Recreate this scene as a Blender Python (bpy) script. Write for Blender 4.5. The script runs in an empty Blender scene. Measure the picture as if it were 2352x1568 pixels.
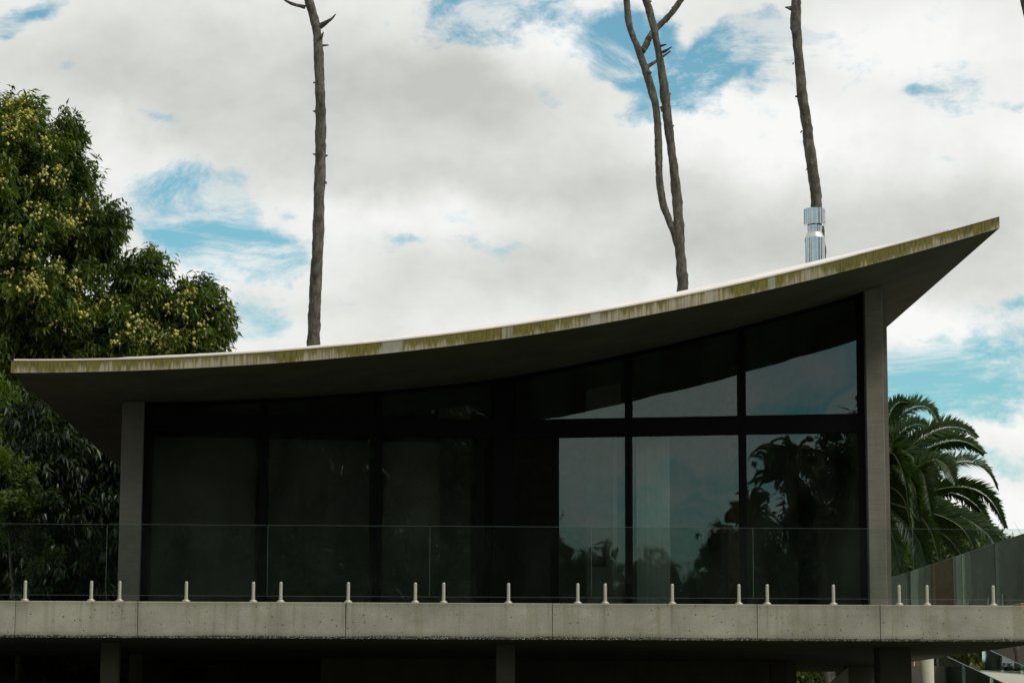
import bpy, math, random
import numpy as np
from mathutils import Matrix, Vector
rng = np.random.default_rng(7)
random.seed(7)
SC = bpy.context.scene
COL = SC.collection

# ------------------------------------------------------------------ camera
F, VW, VH = 5900.0, 2352.0, 1568.0          # focal length and frame in survey pixels
CAMZ = 1.6
yaw, pitch, roll = math.radians(1.90), math.radians(8.67), math.radians(0.18)
_f = np.array([math.sin(yaw)*math.cos(pitch), math.cos(yaw)*math.cos(pitch), math.sin(pitch)])
_r = np.array([math.cos(yaw), -math.sin(yaw), 0.0])
_u = np.cross(_r, _f)
c_, s_ = math.cos(roll), math.sin(roll)
_r, _u = _r*c_ + _u*s_, -_r*s_ + _u*c_
cam_data = bpy.data.cameras.new('camera')
cam = bpy.data.objects.new('camera', cam_data)
COL.objects.link(cam)
cam.matrix_world = Matrix(((_r[0], _u[0], -_f[0], 0), (_r[1], _u[1], -_f[1], 0), (_r[2], _u[2], -_f[2], CAMZ), (0, 0, 0, 1)))
cam_data.sensor_width = 36.0
cam_data.sensor_fit = 'HORIZONTAL'
cam_data.lens = 36.0*F/VW
cam_data.clip_start = 0.1
cam_data.clip_end = 6000
SC.camera = cam

def ray(x, y):
    return _f + _r*((x-VW/2)/F) - _u*((y-VH/2)/F)
def at(x, y, Y):
    """surveyed point: where the sight line (x, y) meets the vertical plane at distance Y"""
    d = ray(x, y)
    return d*Y/d[1] + np.array([0, 0, CAMZ])
def at_z(x, y, z):
    d = ray(x, y)
    return d*(z-CAMZ)/d[2] + np.array([0, 0, CAMZ])
def on_plane(x, P, Q):
    """X, Y where the sight line through column x meets the vertical plane P-Q (plan points)"""
    d = ray(x, 1100)
    n = np.array([Q[1]-P[1], -(Q[0]-P[0])])
    t = (n @ np.array(P))/(n @ d[:2])
    return d[:2]*t

# ------------------------------------------------------------------ sky and sun
SUN_EL, SUN_AZ = math.radians(48), math.radians(122)    # azimuth from +Y towards +X
world = bpy.data.worlds.new('World')
SC.world = world
world.use_nodes = True
wn, wl = world.node_tree.nodes, world.node_tree.links
wn.clear()
def W(kind, **kw):
    n = wn.new(kind)
    for k, v in kw.items():
        setattr(n, k, v)
    return n
def wmath(op, a, b=None, c=None):
    n = W('ShaderNodeMath', operation=op)
    for i, v in enumerate((a, b, c)):
        if v is None: continue
        if isinstance(v, (int, float)): n.inputs[i].default_value = v
        else: wl.new(v, n.inputs[i])
    return n.outputs[0]
def wrange(v, a, b, lo=0.0, hi=1.0, smooth=True):
    n = W('ShaderNodeMapRange', interpolation_type='SMOOTHSTEP' if smooth else 'LINEAR')
    wl.new(v, n.inputs[0])
    for i, x in zip((1, 2, 3, 4), (a, b, lo, hi)): n.inputs[i].default_value = x
    return n.outputs[0]
tc = W('ShaderNodeTexCoord')
sep = W('ShaderNodeSeparateXYZ'); wl.new(tc.outputs['Generated'], sep.inputs[0])
yy = wmath('MAXIMUM', sep.outputs[1], 0.05)
uu = wmath('DIVIDE', sep.outputs[0], yy)
vv = wmath('DIVIDE', sep.outputs[2], yy)
uv0 = W('ShaderNodeCombineXYZ'); wl.new(uu, uv0.inputs[0]); wl.new(vv, uv0.inputs[1])
front = wrange(sep.outputs[1], 0.8, 0.93)
def wnoise(scale, detail=8, rough=0.55, vec=None, offset=(0, 0, 0), squash=(1, 1, 1), dist=0.0):
    m = W('ShaderNodeMapping'); m.inputs['Location'].default_value = offset; m.inputs['Scale'].default_value = squash
    wl.new(vec if vec is not None else tc.outputs['Generated'], m.inputs[0])
    n = W('ShaderNodeTexNoise'); n.inputs['Scale'].default_value = scale
    n.inputs['Detail'].default_value = detail; n.inputs['Roughness'].default_value = rough
    n.inputs['Distortion'].default_value = dist
    wl.new(m.outputs[0], n.inputs['Vector'])
    return n
# billow warp of the sky coordinates so that every cloud edge is ragged
wa = wnoise(22, 6, 0.62)
wsub = W('ShaderNodeVectorMath', operation='SUBTRACT'); wl.new(wa.outputs['Color'], wsub.inputs[0]); wsub.inputs[1].default_value = (0.5, 0.5, 0.5)
wsc = W('ShaderNodeVectorMath', operation='SCALE'); wl.new(wsub.outputs[0], wsc.inputs[0]); wsc.inputs['Scale'].default_value = 0.034
wadd = W('ShaderNodeVectorMath', operation='ADD'); wl.new(uv0.outputs[0], wadd.inputs[0]); wl.new(wsc.outputs[0], wadd.inputs[1])
UV = wadd.outputs[0]
def blob(x, y, rx, ry, amp, rot=0.0):
    d = ray(x, y)
    m = W('ShaderNodeMapping', vector_type='TEXTURE')
    m.inputs['Location'].default_value = (d[0]/d[1], d[2]/d[1], 0)
    m.inputs['Rotation'].default_value = (0, 0, math.radians(rot))
    m.inputs['Scale'].default_value = (rx/F, ry/F, 1)
    wl.new(UV, m.inputs[0])
    s2 = W('ShaderNodeVectorMath', operation='MULTIPLY'); s2.inputs[1].default_value = (1, 1, 0); wl.new(m.outputs[0], s2.inputs[0])
    l = W('ShaderNodeVectorMath', operation='LENGTH'); wl.new(s2.outputs[0], l.inputs[0])
    return wrange(l.outputs['Value'], 0.0, 1.95, amp, 0.0)
def total(vals):
    t = vals[0]
    for v in vals[1:]: t = wmath('ADD', t, v)
    return t
# where the blue shows between the clouds (column, row, half-widths, strength, tilt)
BLUE = [(455, 450, 115, 75, 1.5, 0), (550, 565, 140, 62, 1.6, -12), (640, 600, 70, 30, .55, 0), (395, 260, 60, 35, .55, 0), (60, 25, 90, 30, .85, 20),
        (15, 75, 32, 30, .7, 0), (165, 140, 36, 22, .42, 0), (1050, 40, 70, 62, 1.25, 0), (1130, 12, 70, 26, .8, 0), (1290, 18, 60, 26, .75, 0),
        (1420, 110, 62, 76, 1.3, 0), (1560, 185, 110, 56, 1.2, 15), (1690, 120, 110, 50, 1.05, 15), (1745, 62, 70, 34, .7, 0), (1505, 65, 50, 40, .7, 0),
        (1445, 270, 55, 20, .6, 0), (1860, 80, 70, 24, .5, 0), (2140, 208, 50, 14, .4, 0), (580, 745, 85, 50, 1.1, 0), (690, 500, 36, 22, .35, 0),
        (2300, 850, 200, 84, 1.5, 8), (2110, 885, 160, 56, 1.4, 0), (2325, 695, 60, 16, .5, 10), (2230, 1065, 190, 36, .9, 0), (2080, 960, 90, 50, .55, 0),
        (1130, 560, 80, 16, .38, 0), (930, 560, 60, 18, .36, 0), (2335, 255, 36, 18, .35, 0), (1750, 130, 420, 150, .36, 0), (2200, 240, 190, 120, .3, 0), (470, 600, 260, 150, .2, 0), (1000, 560, 300, 50, .16, 0), (1180, 40, 260, 60, .2, 0), (2050, 1100, 90, 60, .7, 0)]
GREY = [(330, 150, 420, 170, .55, 0), (900, 260, 480, 190, .6, 0), (1150, 190, 200, 90, .3, 0), (1130, 430, 330, 70, .45, 0), (1420, 610, 560, 80, .6, 4),
        (2020, 470, 420, 90, .6, 0), (1650, 560, 300, 70, .3, 0), (700, 340, 240, 70, .3, 0), (2200, 640, 200, 60, .25, 0), (560, 690, 200, 40, .3, 0),
        (1560, 420, 200, 40, .2, 0)]
WHITE = [(1750, 320, 260, 90, .5, 0), (2080, 110, 220, 100, .5, 0), (1250, 90, 130, 70, .5, 0), (300, 350, 130, 90, .5, 0), (560, 640, 220, 50, .45, 0), (900, 500, 260, 50, .45, 0),
         (2180, 760, 150, 60, .6, 0), (2250, 330, 160, 90, .4, 0), (2200, 970, 180, 45, .4, 0), (2300, 1180, 150, 60, .5, 0), (1650, 250, 140, 50, .3, 0)]
puff = wnoise(34, 9, 0.6, offset=(3, 1, 7))
fine = wnoise(90, 6, 0.6, offset=(1, 8, 2), squash=(1, 1, 1.7))
pz = wmath('SUBTRACT', puff.outputs[0], 0.5)
fz = wmath('SUBTRACT', fine.outputs[0], 0.5)
hole = wmath('MULTIPLY', total([blob(*b) for b in BLUE]), front)
hole = wmath('ADD', hole, wmath('MULTIPLY', pz, 1.45))
hole = wmath('ADD', hole, wmath('MULTIPLY', fz, 1.0))
broad = wnoise(4.2, 6, 0.5, offset=(4, 2, 0), squash=(1, 1, 1.6))
back_hole = wmath('MULTIPLY', wrange(broad.outputs[0], 0.50, 0.64, 0.0, 1.0), wmath('SUBTRACT', 1.0, front))
hole = wmath('ADD', hole, back_hole)
veil = wnoise(17, 9, 0.68, offset=(9, 4, 2), squash=(1, 1, 2.2), dist=0.6)
blue_mask = wmath('MULTIPLY', wrange(hole, 0.10, 0.95), wrange(veil.outputs[0], 0.42, 0.62, 1.0, 0.22))
hole2 = wmath('SUBTRACT', hole, wrange(veil.outputs[0], 0.40, 0.70, 0.0, 0.42))
blue_mask = wmath('MAXIMUM', wmath('MULTIPLY', blue_mask, wrange(hole2, 0.0, 0.5)), 0.0)
shade = total([blob(*b) for b in GREY])
light = total([blob(*b) for b in WHITE])
shade = wmath('MULTIPLY', wmath('SUBTRACT', shade, light), front)
shade = wmath('ADD', shade, wmath('MULTIPLY', wmath('SUBTRACT', 1.0, front), 0.22))
mid = wnoise(13, 6, 0.5, offset=(6, 3, 1), squash=(1, 1, 1.5))
shade = wmath('SUBTRACT', shade, wmath('MULTIPLY', wmath('SUBTRACT', mid.outputs[0], 0.5), 1.5))
shade = wmath('SUBTRACT', shade, wmath('MULTIPLY', pz, wrange(light, 0.0, 0.5, 0.35, 1.1)))
shade = wmath('SUBTRACT', shade, wmath('MULTIPLY', fz, 0.35))
ramp = W('ShaderNodeValToRGB')
ce = ramp.color_ramp.elements
ce[0].position = 0.0; ce[0].color = (.95, .955, .94, 1)
ce[1].position = 1.0; ce[1].color = (.56, .57, .54, 1)
e = ce.new(0.45); e.color = (.79, .80, .77, 1)
wl.new(wrange(shade, -0.42, 0.95, smooth=False), ramp.inputs[0])
sky = W('ShaderNodeTexSky', sky_type='NISHITA')
sky.sun_disc = False
sky.sun_elevation = SUN_EL
sky.sun_rotation = SUN_AZ
tint = W('ShaderNodeMix', data_type='RGBA', blend_type='MULTIPLY'); tint.inputs['Factor'].default_value = 1.0
wl.new(sky.outputs[0], tint.inputs['A']); tint.inputs['B'].default_value = (.74, 1.33, 1.22, 1)
cl10 = W('ShaderNodeMix', data_type='RGBA', blend_type='MULTIPLY'); cl10.inputs['Factor'].default_value = 1.0
wl.new(ramp.outputs[0], cl10.inputs['A']); cl10.inputs['B'].default_value = (10, 10, 10, 1)
mixs = W('ShaderNodeMix', data_type='RGBA')
wl.new(wmath('MULTIPLY', blue_mask, 0.96), mixs.inputs['Factor']); wl.new(cl10.outputs['Result'], mixs.inputs['A']); wl.new(tint.outputs['Result'], mixs.inputs['B'])
bg = W('ShaderNodeBackground'); bg.inputs['Strength'].default_value = 0.1
wl.new(mixs.outputs['Result'], bg.inputs[0])
wo = W('ShaderNodeOutputWorld'); wl.new(bg.outputs[0], wo.inputs[0])

sun_data = bpy.data.lights.new('sun', 'SUN')
sun_data.energy = 2.0
sun_data.angle = math.radians(14)
sun_data.color = (1.0, 0.94, 0.85)
sun = bpy.data.objects.new('sun', sun_data)
COL.objects.link(sun)
sd = Vector((math.sin(SUN_AZ)*math.cos(SUN_EL), math.cos(SUN_AZ)*math.cos(SUN_EL), math.sin(SUN_EL)))
sun.rotation_euler = sd.to_track_quat('Z', 'Y').to_euler()
sun.location = (20, -20, 40)

SC.view_settings.view_transform = 'Standard'
SC.view_settings.look = 'None'
SC.view_settings.exposure = 0.0
SC.view_settings.gamma = 1.0
SC.view_settings.use_curve_mapping = False
SC.render.engine = 'CYCLES'
SC.cycles.transparent_max_bounces = 24
SC.cycles.max_bounces = 8
SC.cycles.use_denoising = True

# ------------------------------------------------------------------ materials
def mat(name):
    m = bpy.data.materials.new(name)
    m.use_nodes = True
    nt = m.node_tree
    return m, nt, nt.nodes['Principled BSDF'], nt.nodes['Material Output']
class NT:
    def __init__(s, nt): s.n, s.l = nt.nodes, nt.links
    def put(s, sock, v):
        if isinstance(v, (int, float)): sock.default_value = v
        elif isinstance(v, (tuple, list)): sock.default_value = tuple(v) + (1,) if len(v) == 3 and sock.type == 'RGBA' else v
        else: s.l.new(v, sock)
    def noise(s, vec, scale=1.0, detail=6, rough=0.55, stretch=(1, 1, 1), dist=0.0):
        m = s.n.new('ShaderNodeMapping'); m.inputs['Scale'].default_value = stretch; s.l.new(vec, m.inputs[0])
        n = s.n.new('ShaderNodeTexNoise'); n.inputs['Scale'].default_value = scale; n.inputs['Detail'].default_value = detail
        n.inputs['Roughness'].default_value = rough; n.inputs['Distortion'].default_value = dist
        s.l.new(m.outputs[0], n.inputs['Vector']); return n.outputs[0]
    def voro(s, vec, scale, stretch=(1, 1, 1), rand=1.0):
        m = s.n.new('ShaderNodeMapping'); m.inputs['Scale'].default_value = stretch; s.l.new(vec, m.inputs[0])
        n = s.n.new('ShaderNodeTexVoronoi'); n.inputs['Scale'].default_value = scale; n.inputs['Randomness'].default_value = rand
        s.l.new(m.outputs[0], n.inputs['Vector']); return n
    def rng(s, v, a, b, lo=0.0, hi=1.0, smooth=True):
        n = s.n.new('ShaderNodeMapRange'); n.interpolation_type = 'SMOOTHSTEP' if smooth else 'LINEAR'
        s.put(n.inputs[0], v)
        for i, x in zip((1, 2, 3, 4), (a, b, lo, hi)): n.inputs[i].default_value = x
        return n.outputs[0]
    def math(s, op, a, b=0.0, c=0.0):
        n = s.n.new('ShaderNodeMath'); n.operation = op
        s.put(n.inputs[0], a); s.put(n.inputs[1], b); s.put(n.inputs[2], c); return n.outputs[0]
    def mix(s, f, a, b, mode='MIX'):
        n = s.n.new('ShaderNodeMix'); n.data_type = 'RGBA'; n.blend_type = mode
        s.put(n.inputs['Factor'], f); s.put(n.inputs['A'], a); s.put(n.inputs['B'], b); return n.outputs['Result']
    def attr(s, name):
        n = s.n.new('ShaderNodeAttribute'); n.attribute_name = name; return n.outputs['Fac']
    def coord(s, which='Object'):
        return s.n.new('ShaderNodeTexCoord').outputs[which]
    def bump(s, h, strength, distance=0.02):
        n = s.n.new('ShaderNodeBump'); n.inputs['Strength'].default_value = strength; n.inputs['Distance'].default_value = distance
        s.l.new(h, n.inputs['Height']); return n.outputs[0]

def plain(name, col, rough=0.6, metal=0.0, var=0.15, scale=6.0, bump=0.0):
    m, nt, p, o = mat(name); t = NT(nt); co = t.coord()
    n = t.noise(co, scale, 6, 0.6)
    dark = tuple(c*(1-var) for c in col); lite = tuple(min(1, c*(1+var)) for c in col)
    t.put(p.inputs['Base Color'], t.mix(t.rng(n, .3, .7), dark, lite))
    p.inputs['Roughness'].default_value = rough; p.inputs['Metallic'].default_value = metal
    if bump: t.put(p.inputs['Normal'], t.bump(n, bump))
    return m

def concrete(name, base, board=False, pits=True, edge=False, tint=(1.0, .96, .80), stain=0.5):
    """cast concrete: cloudy tone, rain streaks, air pits, optional ragged aggregate strip along the lower edge (attribute v)"""
    m, nt, p, o = mat(name); t = NT(nt); co = t.coord()
    cloud = t.noise(co, 1.3, 7, 0.6); grain = t.noise(co, 55, 4, 0.6)
    streak = t.noise(co, 1.0, 6, 0.6, (9, 9, 0.35))
    c = t.mix(t.rng(cloud, .3, .7), tuple(b*.80 for b in base), tuple(b*1.12 for b in base))
    c = t.mix(t.math('MULTIPLY', t.rng(streak, .48, .72), stain), c, tuple(b*k*.72 for b, k in zip(base, tint)))
    c = t.mix(t.math('MULTIPLY', t.rng(t.noise(co, 1.0, 5, 0.6, (22, 22, .5)), .6, .75), .25), c, tuple(b*1.3 for b in base))
    c = t.mix(t.rng(grain, .25, .75), t.mix(.16, c, (0.02, .02, .018)), c)
    h = grain
    if board:
        bd = t.noise(co, 1.0, 5, 0.65, (1.5, 1.5, 26))
        c = t.mix(t.math('MULTIPLY', t.rng(bd, .45, .7), .35), c, tuple(b*.62 for b in base))
        h = t.math('ADD', h, t.math('MULTIPLY', bd, 2.0))
    if pits:
        v = t.voro(co, 13); v2 = t.voro(co, 28)
        sel = t.rng(t.noise(co, 2.2, 3), .38, .52, .45, 1)
        pit = t.math('MULTIPLY', t.rng(v.outputs['Distance'], .10, .17, 1, 0), sel)
        # only some cells carry a pit
        sp = nt.nodes.new('ShaderNodeSeparateColor'); nt.links.new(v.outputs['Color'], sp.inputs[0])
        pit = t.math('MULTIPLY', pit, t.rng(sp.outputs[0], .45, .5))
        sp2 = nt.nodes.new('ShaderNodeSeparateColor'); nt.links.new(v2.outputs['Color'], sp2.inputs[0])
        pit2 = t.math('MULTIPLY', t.math('MULTIPLY', t.rng(v2.outputs['Distance'], .11, .2, 1, 0), sel), t.rng(sp2.outputs[0], .6, .7))
        pit = t.math('MAXIMUM', pit, t.math('MULTIPLY', pit2, .7))
        c = t.mix(t.math('MULTIPLY', pit, .9), c, (0.03, .027, .02))
        h = t.math('SUBTRACT', h, t.math('MULTIPLY', pit, 2.5))
    if edge:
        v = t.attr('v')
        wob = t.math('MULTIPLY', t.math('SUBTRACT', t.noise(co, 1.2, 5, .6), .5), .22)
        band = t.rng(t.math('ADD', v, wob), .035, .085, 1, 0)
        halo = t.math('MULTIPLY', t.rng(t.math('ADD', v, wob), .05, .22, 1, 0), .38)
        c = t.mix(halo, c, (.085, .08, .05))
        gv = t.voro(co, 48)
        ag = t.mix(t.rng(gv.outputs['Distance'], .15, .5), tuple(b*1.25 for b in base), (.06, .055, .035))
        c = t.mix(band, c, ag)
        h = t.math('SUBTRACT', h, t.math('MULTIPLY', t.math('MULTIPLY', gv.outputs['Distance'], band), 4))
        rn = t.math('MULTIPLY', t.attr('run'), t.rng(t.noise(co, 1.0, 4, .6, (30, 30, .8)), .3, .6))
        c = t.mix(t.math('MULTIPLY', rn, t.rng(t.math('ADD', v, wob), -.1, 1.0, .12, .62, False)), c, (.13, .10, .055))
        damp = t.math('MULTIPLY', t.rng(t.noise(co, 1.0, 5, .62, (.9, .9, 1.6)), .5, .7), .38)
        c = t.mix(damp, c, (.15, .145, .11))
        topd = t.math('MULTIPLY', t.rng(t.math('ADD', v, wob), .80, 1.0), .34)
        c = t.mix(topd, c, (.13, .115, .06))
    t.put(p.inputs['Base Color'], c)
    p.inputs['Roughness'].default_value = .85
    p.inputs['Specular IOR Level'].default_value = .25
    t.put(p.inputs['Normal'], t.bump(h, .35, .01))
    return m

def mossy_fascia():
    m, nt, p, o = mat('mossy concrete'); t = NT(nt); co = t.coord(); v = t.attr('v')
    base = (.42, .37, .27)
    cloud = t.noise(co, 2.0, 6, .6); grain = t.noise(co, 60, 4, .6)
    c = t.mix(t.rng(cloud, .3, .7), tuple(b*.84 for b in base), tuple(b*1.12 for b in base))
    # everything runs down the face: noise that changes along the edge and hardly with height
    run1 = t.noise(co, 1.0, 4, .6, (11, 11, .5)); run2 = t.noise(co, 1.0, 4, .65, (30, 30, .7)); run0 = t.noise(co, 1.0, 4, .55, (1.25, 1.25, .1))
    wash = t.math('MULTIPLY', t.rng(t.noise(co, 1.0, 3, .55, (2.6, 2.6, .05)), .635, .665), .7)
    c = t.mix(t.math('MULTIPLY', t.rng(run2, .42, .62), .85), c, (.24, .19, .10))
    c = t.mix(wash, c, t.mix(t.rng(run2, .35, .65), (.38, .375, .34), (.47, .465, .43)))
    reach = t.math('ADD', t.math('MULTIPLY', run1, 1.3), t.math('MULTIPLY', run0, 2.1))
    reach = t.math('ADD', reach, t.math('MULTIPLY', run2, .9))
    moss = t.rng(t.math('ADD', reach, t.math('MULTIPLY', v, .62)), 2.16, 2.58)
    moss = t.math('MULTIPLY', moss, t.math('SUBTRACT', 1.0, wash))
    mc = t.mix(t.rng(run2, .35, .62), (.055, .050, .005), (.20, .17, .02))
    c = t.mix(t.math('MULTIPLY', t.math('MULTIPLY', moss, t.rng(grain, .25, .6, .7, 1)), .95), c, mc)
    dk = t.math('MULTIPLY', t.rng(t.math('ADD', v, t.math('MULTIPLY', run2, .35)), .98, 1.14), .6)
    c = t.mix(dk, c, (.085, .07, .02))
    crack = t.math('MULTIPLY', t.rng(t.noise(co, 1.0, 2, .5, (60, 60, .3)), .68, .72), .7)
    c = t.mix(crack, c, (.06, .05, .03))
    t.put(p.inputs['Base Color'], c); p.inputs['Roughness'].default_value = .9
    p.inputs['Specular IOR Level'].default_value = .2
    t.put(p.inputs['Normal'], t.bump(t.math('ADD', grain, moss), .3, .01))
    return m

def glass(name, tint, wav=0.0, boost=1.0, dirt=0.0):
    m, nt, p, o = mat(name); t = NT(nt); nt.nodes.remove(p)
    fr = nt.nodes.new('ShaderNodeFresnel'); fr.inputs[0].default_value = 1.52
    gl = nt.nodes.new('ShaderNodeBsdfGlossy'); gl.inputs['Roughness'].default_value = 0.0; gl.inputs['Color'].default_value = (.80, .97, .97, 1)
    tr = nt.nodes.new('ShaderNodeBsdfTransparent'); tr.inputs[0].default_value = tint + (1,)
    co = t.coord()
    if wav:
        b = t.bump(t.noise(co, .9, 2, .5), wav, .012)
        nt.links.new(b, gl.inputs['Normal'])
    mx = nt.nodes.new('ShaderNodeMixShader')
    nt.links.new(t.math('MULTIPLY', fr.outputs[0], boost), mx.inputs[0]); nt.links.new(tr.outputs[0], mx.inputs[1]); nt.links.new(gl.outputs[0], mx.inputs[2])
    out = mx.outputs[0]
    if dirt:
        df = nt.nodes.new('ShaderNodeBsdfDiffuse'); df.inputs[0].default_value = (.42, .43, .36, 1)
        d = t.math('MULTIPLY', t.rng(t.noise(co, 1.2, 7, .65, (1, 1, .35)), .35, .75), dirt)
        m2 = nt.nodes.new('ShaderNodeMixShader'); nt.links.new(d, m2.inputs[0]); nt.links.new(out, m2.inputs[1]); nt.links.new(df.outputs[0], m2.inputs[2])
        out = m2.outputs[0]
    nt.links.new(out, o.inputs[0])
    return m

def leaf_mat(name, dark, lite, trans=0.35, gloss=.45):
    m, nt, p, o = mat(name); t = NT(nt)
    r = t.attr('rnd')
    c = t.mix(r, dark, lite)
    p.inputs['Roughness'].default_value = gloss
    p.inputs['Specular IOR Level'].default_value = .4
    t.put(p.inputs['Base Color'], c)
    tl = nt.nodes.new('ShaderNodeBsdfTranslucent')
    t.put(tl.inputs[0], t.mix(1.0, c, (1.5, 1.6, .5), 'MULTIPLY'))
    mx = nt.nodes.new('ShaderNodeMixShader'); mx.inputs[0].default_value = trans
    nt.links.new(p.outputs[0], mx.inputs[1]); nt.links.new(tl.outputs[0], mx.inputs[2]); nt.links.new(mx.outputs[0], o.inputs[0])
    return m

def bark(name, a, b):
    m, nt, p, o = mat(name); t = NT(nt); co = t.coord()
    n1 = t.noise(co, 14, 7, .7, (1, 1, .35)); n2 = t.noise(co, 3.0, 5, .6); n3 = t.noise(co, 38, 4, .6)
    c = t.mix(t.rng(n1, .3, .7), a, b)
    c = t.mix(t.math('MULTIPLY', t.rng(n2, .5, .68), .55), c, (.13, .135, .075))
    c = t.mix(t.math('MULTIPLY', t.rng(n3, .58, .7), .5), c, (.26, .25, .21))
    pl_ = t.voro(co, 9, (1, 1, .55))
    spc = nt.nodes.new('ShaderNodeSeparateColor'); nt.links.new(pl_.outputs['Color'], spc.inputs[0])
    c = t.mix(t.math('MULTIPLY', t.rng(spc.outputs[0], .3, .9), .5), c, tuple(q*.55 for q in a))
    c = t.mix(t.math('MULTIPLY', t.rng(t.noise(co, 7, 6, .75), .56, .66), .55), c, (.21, .205, .15))
    t.put(p.inputs['Base Color'], c); p.inputs['Roughness'].default_value = .92
    t.put(p.inputs['Normal'], t.bump(t.math('ADD', n1, n3), .8, .03))
    return m

M = {}
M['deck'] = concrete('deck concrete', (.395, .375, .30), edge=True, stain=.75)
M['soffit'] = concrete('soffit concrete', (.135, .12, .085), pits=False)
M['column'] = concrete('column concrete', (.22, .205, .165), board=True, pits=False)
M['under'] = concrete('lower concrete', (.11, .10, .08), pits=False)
M['fascia'] = mossy_fascia()
M['membrane'] = plain('white roof membrane', (.80, .735, .69), .6, var=.06, scale=3)
M['frame'] = plain('dark window frame', (.006, .0065, .006), .8, var=.1)
M['frame'].node_tree.nodes['Principled BSDF'].inputs['Specular IOR Level'].default_value = .12
M['glass'] = glass('window glass', (.90, .925, .89), wav=.25, dirt=.06, boost=1.15)
M['rail'] = glass('balustrade glass', (.90, .955, .93), wav=.12, dirt=.012)
M['edge'] = plain('polished glass edge', (.13, .16, .145), .3)
M['steel'] = plain('satin steel', (.52, .48, .39), .5, metal=.55, var=.12, scale=30)
M['mirror'] = plain('bright steel', (.44, .50, .52), .10, metal=1.0, var=.06, scale=10)
M['matt_steel'] = plain('brushed steel', (.62, .62, .60), .5, metal=.8, var=.06, scale=10)
M['floor'] = plain('dark floor', (.05, .043, .034), .6)
M['wall_in'] = plain('inner wall', (.22, .22, .19), .8)
M['curtain'] = plain('pale curtain', (.42, .45, .43), .9, var=.08)
M['dark_wood'] = plain('dark stained wood', (.055, .028, .015), .7, var=.35, scale=9)
M['brown_wood'] = plain('brown timber', (.16, .075, .035), .75, var=.35, scale=7)
M['pale_post'] = concrete('pale post concrete', (.42, .41, .32), pits=False)
M['terracotta'] = plain('terracotta', (.36, .13, .06), .8)
M['bark'] = bark('grey pine bark', (.045, .040, .030), (.17, .155, .12))
M['palm_bark'] = bark('palm bark', (.05, .04, .03), (.11, .09, .065))
M['leaf'] = leaf_mat('dark glossy leaves', (.020, .044, .008), (.125, .170, .026))
M['leaf_deep'] = leaf_mat('shaded dark leaves', (.008, .016, .005), (.035, .06, .014), .2, .4)  # darker leaf copy: shade under eave and deck is put into its colour
M['leaf_young'] = leaf_mat('young bright leaves', (.05, .10, .015), (.16, .21, .04))
M['leaf_far'] = leaf_mat('distant dark leaves', (.015, .025, .010), (.05, .07, .025), .2)
M['palm'] = leaf_mat('palm leaflets', (.018, .042, .010), (.062, .112, .022), .25, .4)
M['flower'] = leaf_mat('cream blossom', (.40, .36, .06), (.76, .70, .28), .3, .7)
M['rachis'] = plain('palm midrib', (.20, .20, .08), .45)
M['grass'] = plain('grass', (.032, .05, .016), .9, var=.4, scale=3, bump=.5)
M['path'] = plain('pale path', (.40, .39, .31), .9, var=.12)
M['tile'] = plain('grey roof tile', (.10, .105, .10), .7, var=.3)
M['render'] = plain('cream render', (.42, .39, .30), .85)

# ------------------------------------------------------------------ mesh helpers
def link(name, me, m, parent=None, loc=None):
    o = bpy.data.objects.new(name, me)
    COL.objects.link(o)
    if m is not None and not me.materials: me.materials.append(m)
    if parent is not None:
        o.parent = parent
        o.matrix_parent_inverse = world_of(parent).inverted()
    if loc is not None: o.location = loc
    return o
def world_of(o):
    mw = Matrix.LocRotScale(o.location, o.rotation_euler, o.scale)
    if o.parent: mw = world_of(o.parent) @ o.matrix_parent_inverse @ mw
    return mw
def mesh(name, V, Fc, smooth=False, attrs=None):
    me = bpy.data.meshes.new(name)
    V = np.asarray(V, dtype=np.float64).reshape(-1, 3)
    if isinstance(Fc, np.ndarray):
        nf, k = Fc.shape
        me.vertices.add(len(V)); me.vertices.foreach_set('co', V.ravel())
        me.loops.add(nf*k); me.loops.foreach_set('vertex_index', Fc.ravel().astype(np.int32))
        me.polygons.add(nf); me.polygons.foreach_set('loop_start', np.arange(0, nf*k, k, dtype=np.int32))
        me.polygons.foreach_set('loop_total', np.full(nf, k, dtype=np.int32))
        me.update(calc_edges=True)
    else:
        me.from_pydata(V.tolist(), [], Fc); me.update()
    if attrs:
        for k, a in attrs.items():
            at_ = me.attributes.new(k, 'FLOAT', 'POINT'); at_.data.foreach_set('value', np.asarray(a, dtype=np.float32))
    if smooth: me.polygons.foreach_set('use_smooth', np.ones(len(me.polygons), dtype=bool))
    return me
def tag(o, label=None, cat=None, group=None, kind=None):
    if label: o['label'] = label
    if cat: o['category'] = cat
    if group: o['group'] = group
    if kind: o['kind'] = kind
    return o
def empty(name, loc, label=None, cat=None, group=None):
    o = bpy.data.objects.new(name, None); COL.objects.link(o)
    o.location = loc; o.empty_display_size = .3
    return tag(o, label, cat, group)
def bevel(o, w=.006, seg=2):
    b = o.modifiers.new('bevel', 'BEVEL'); b.width = w; b.segments = seg; b.limit_method = 'ANGLE'
    return o
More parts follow.
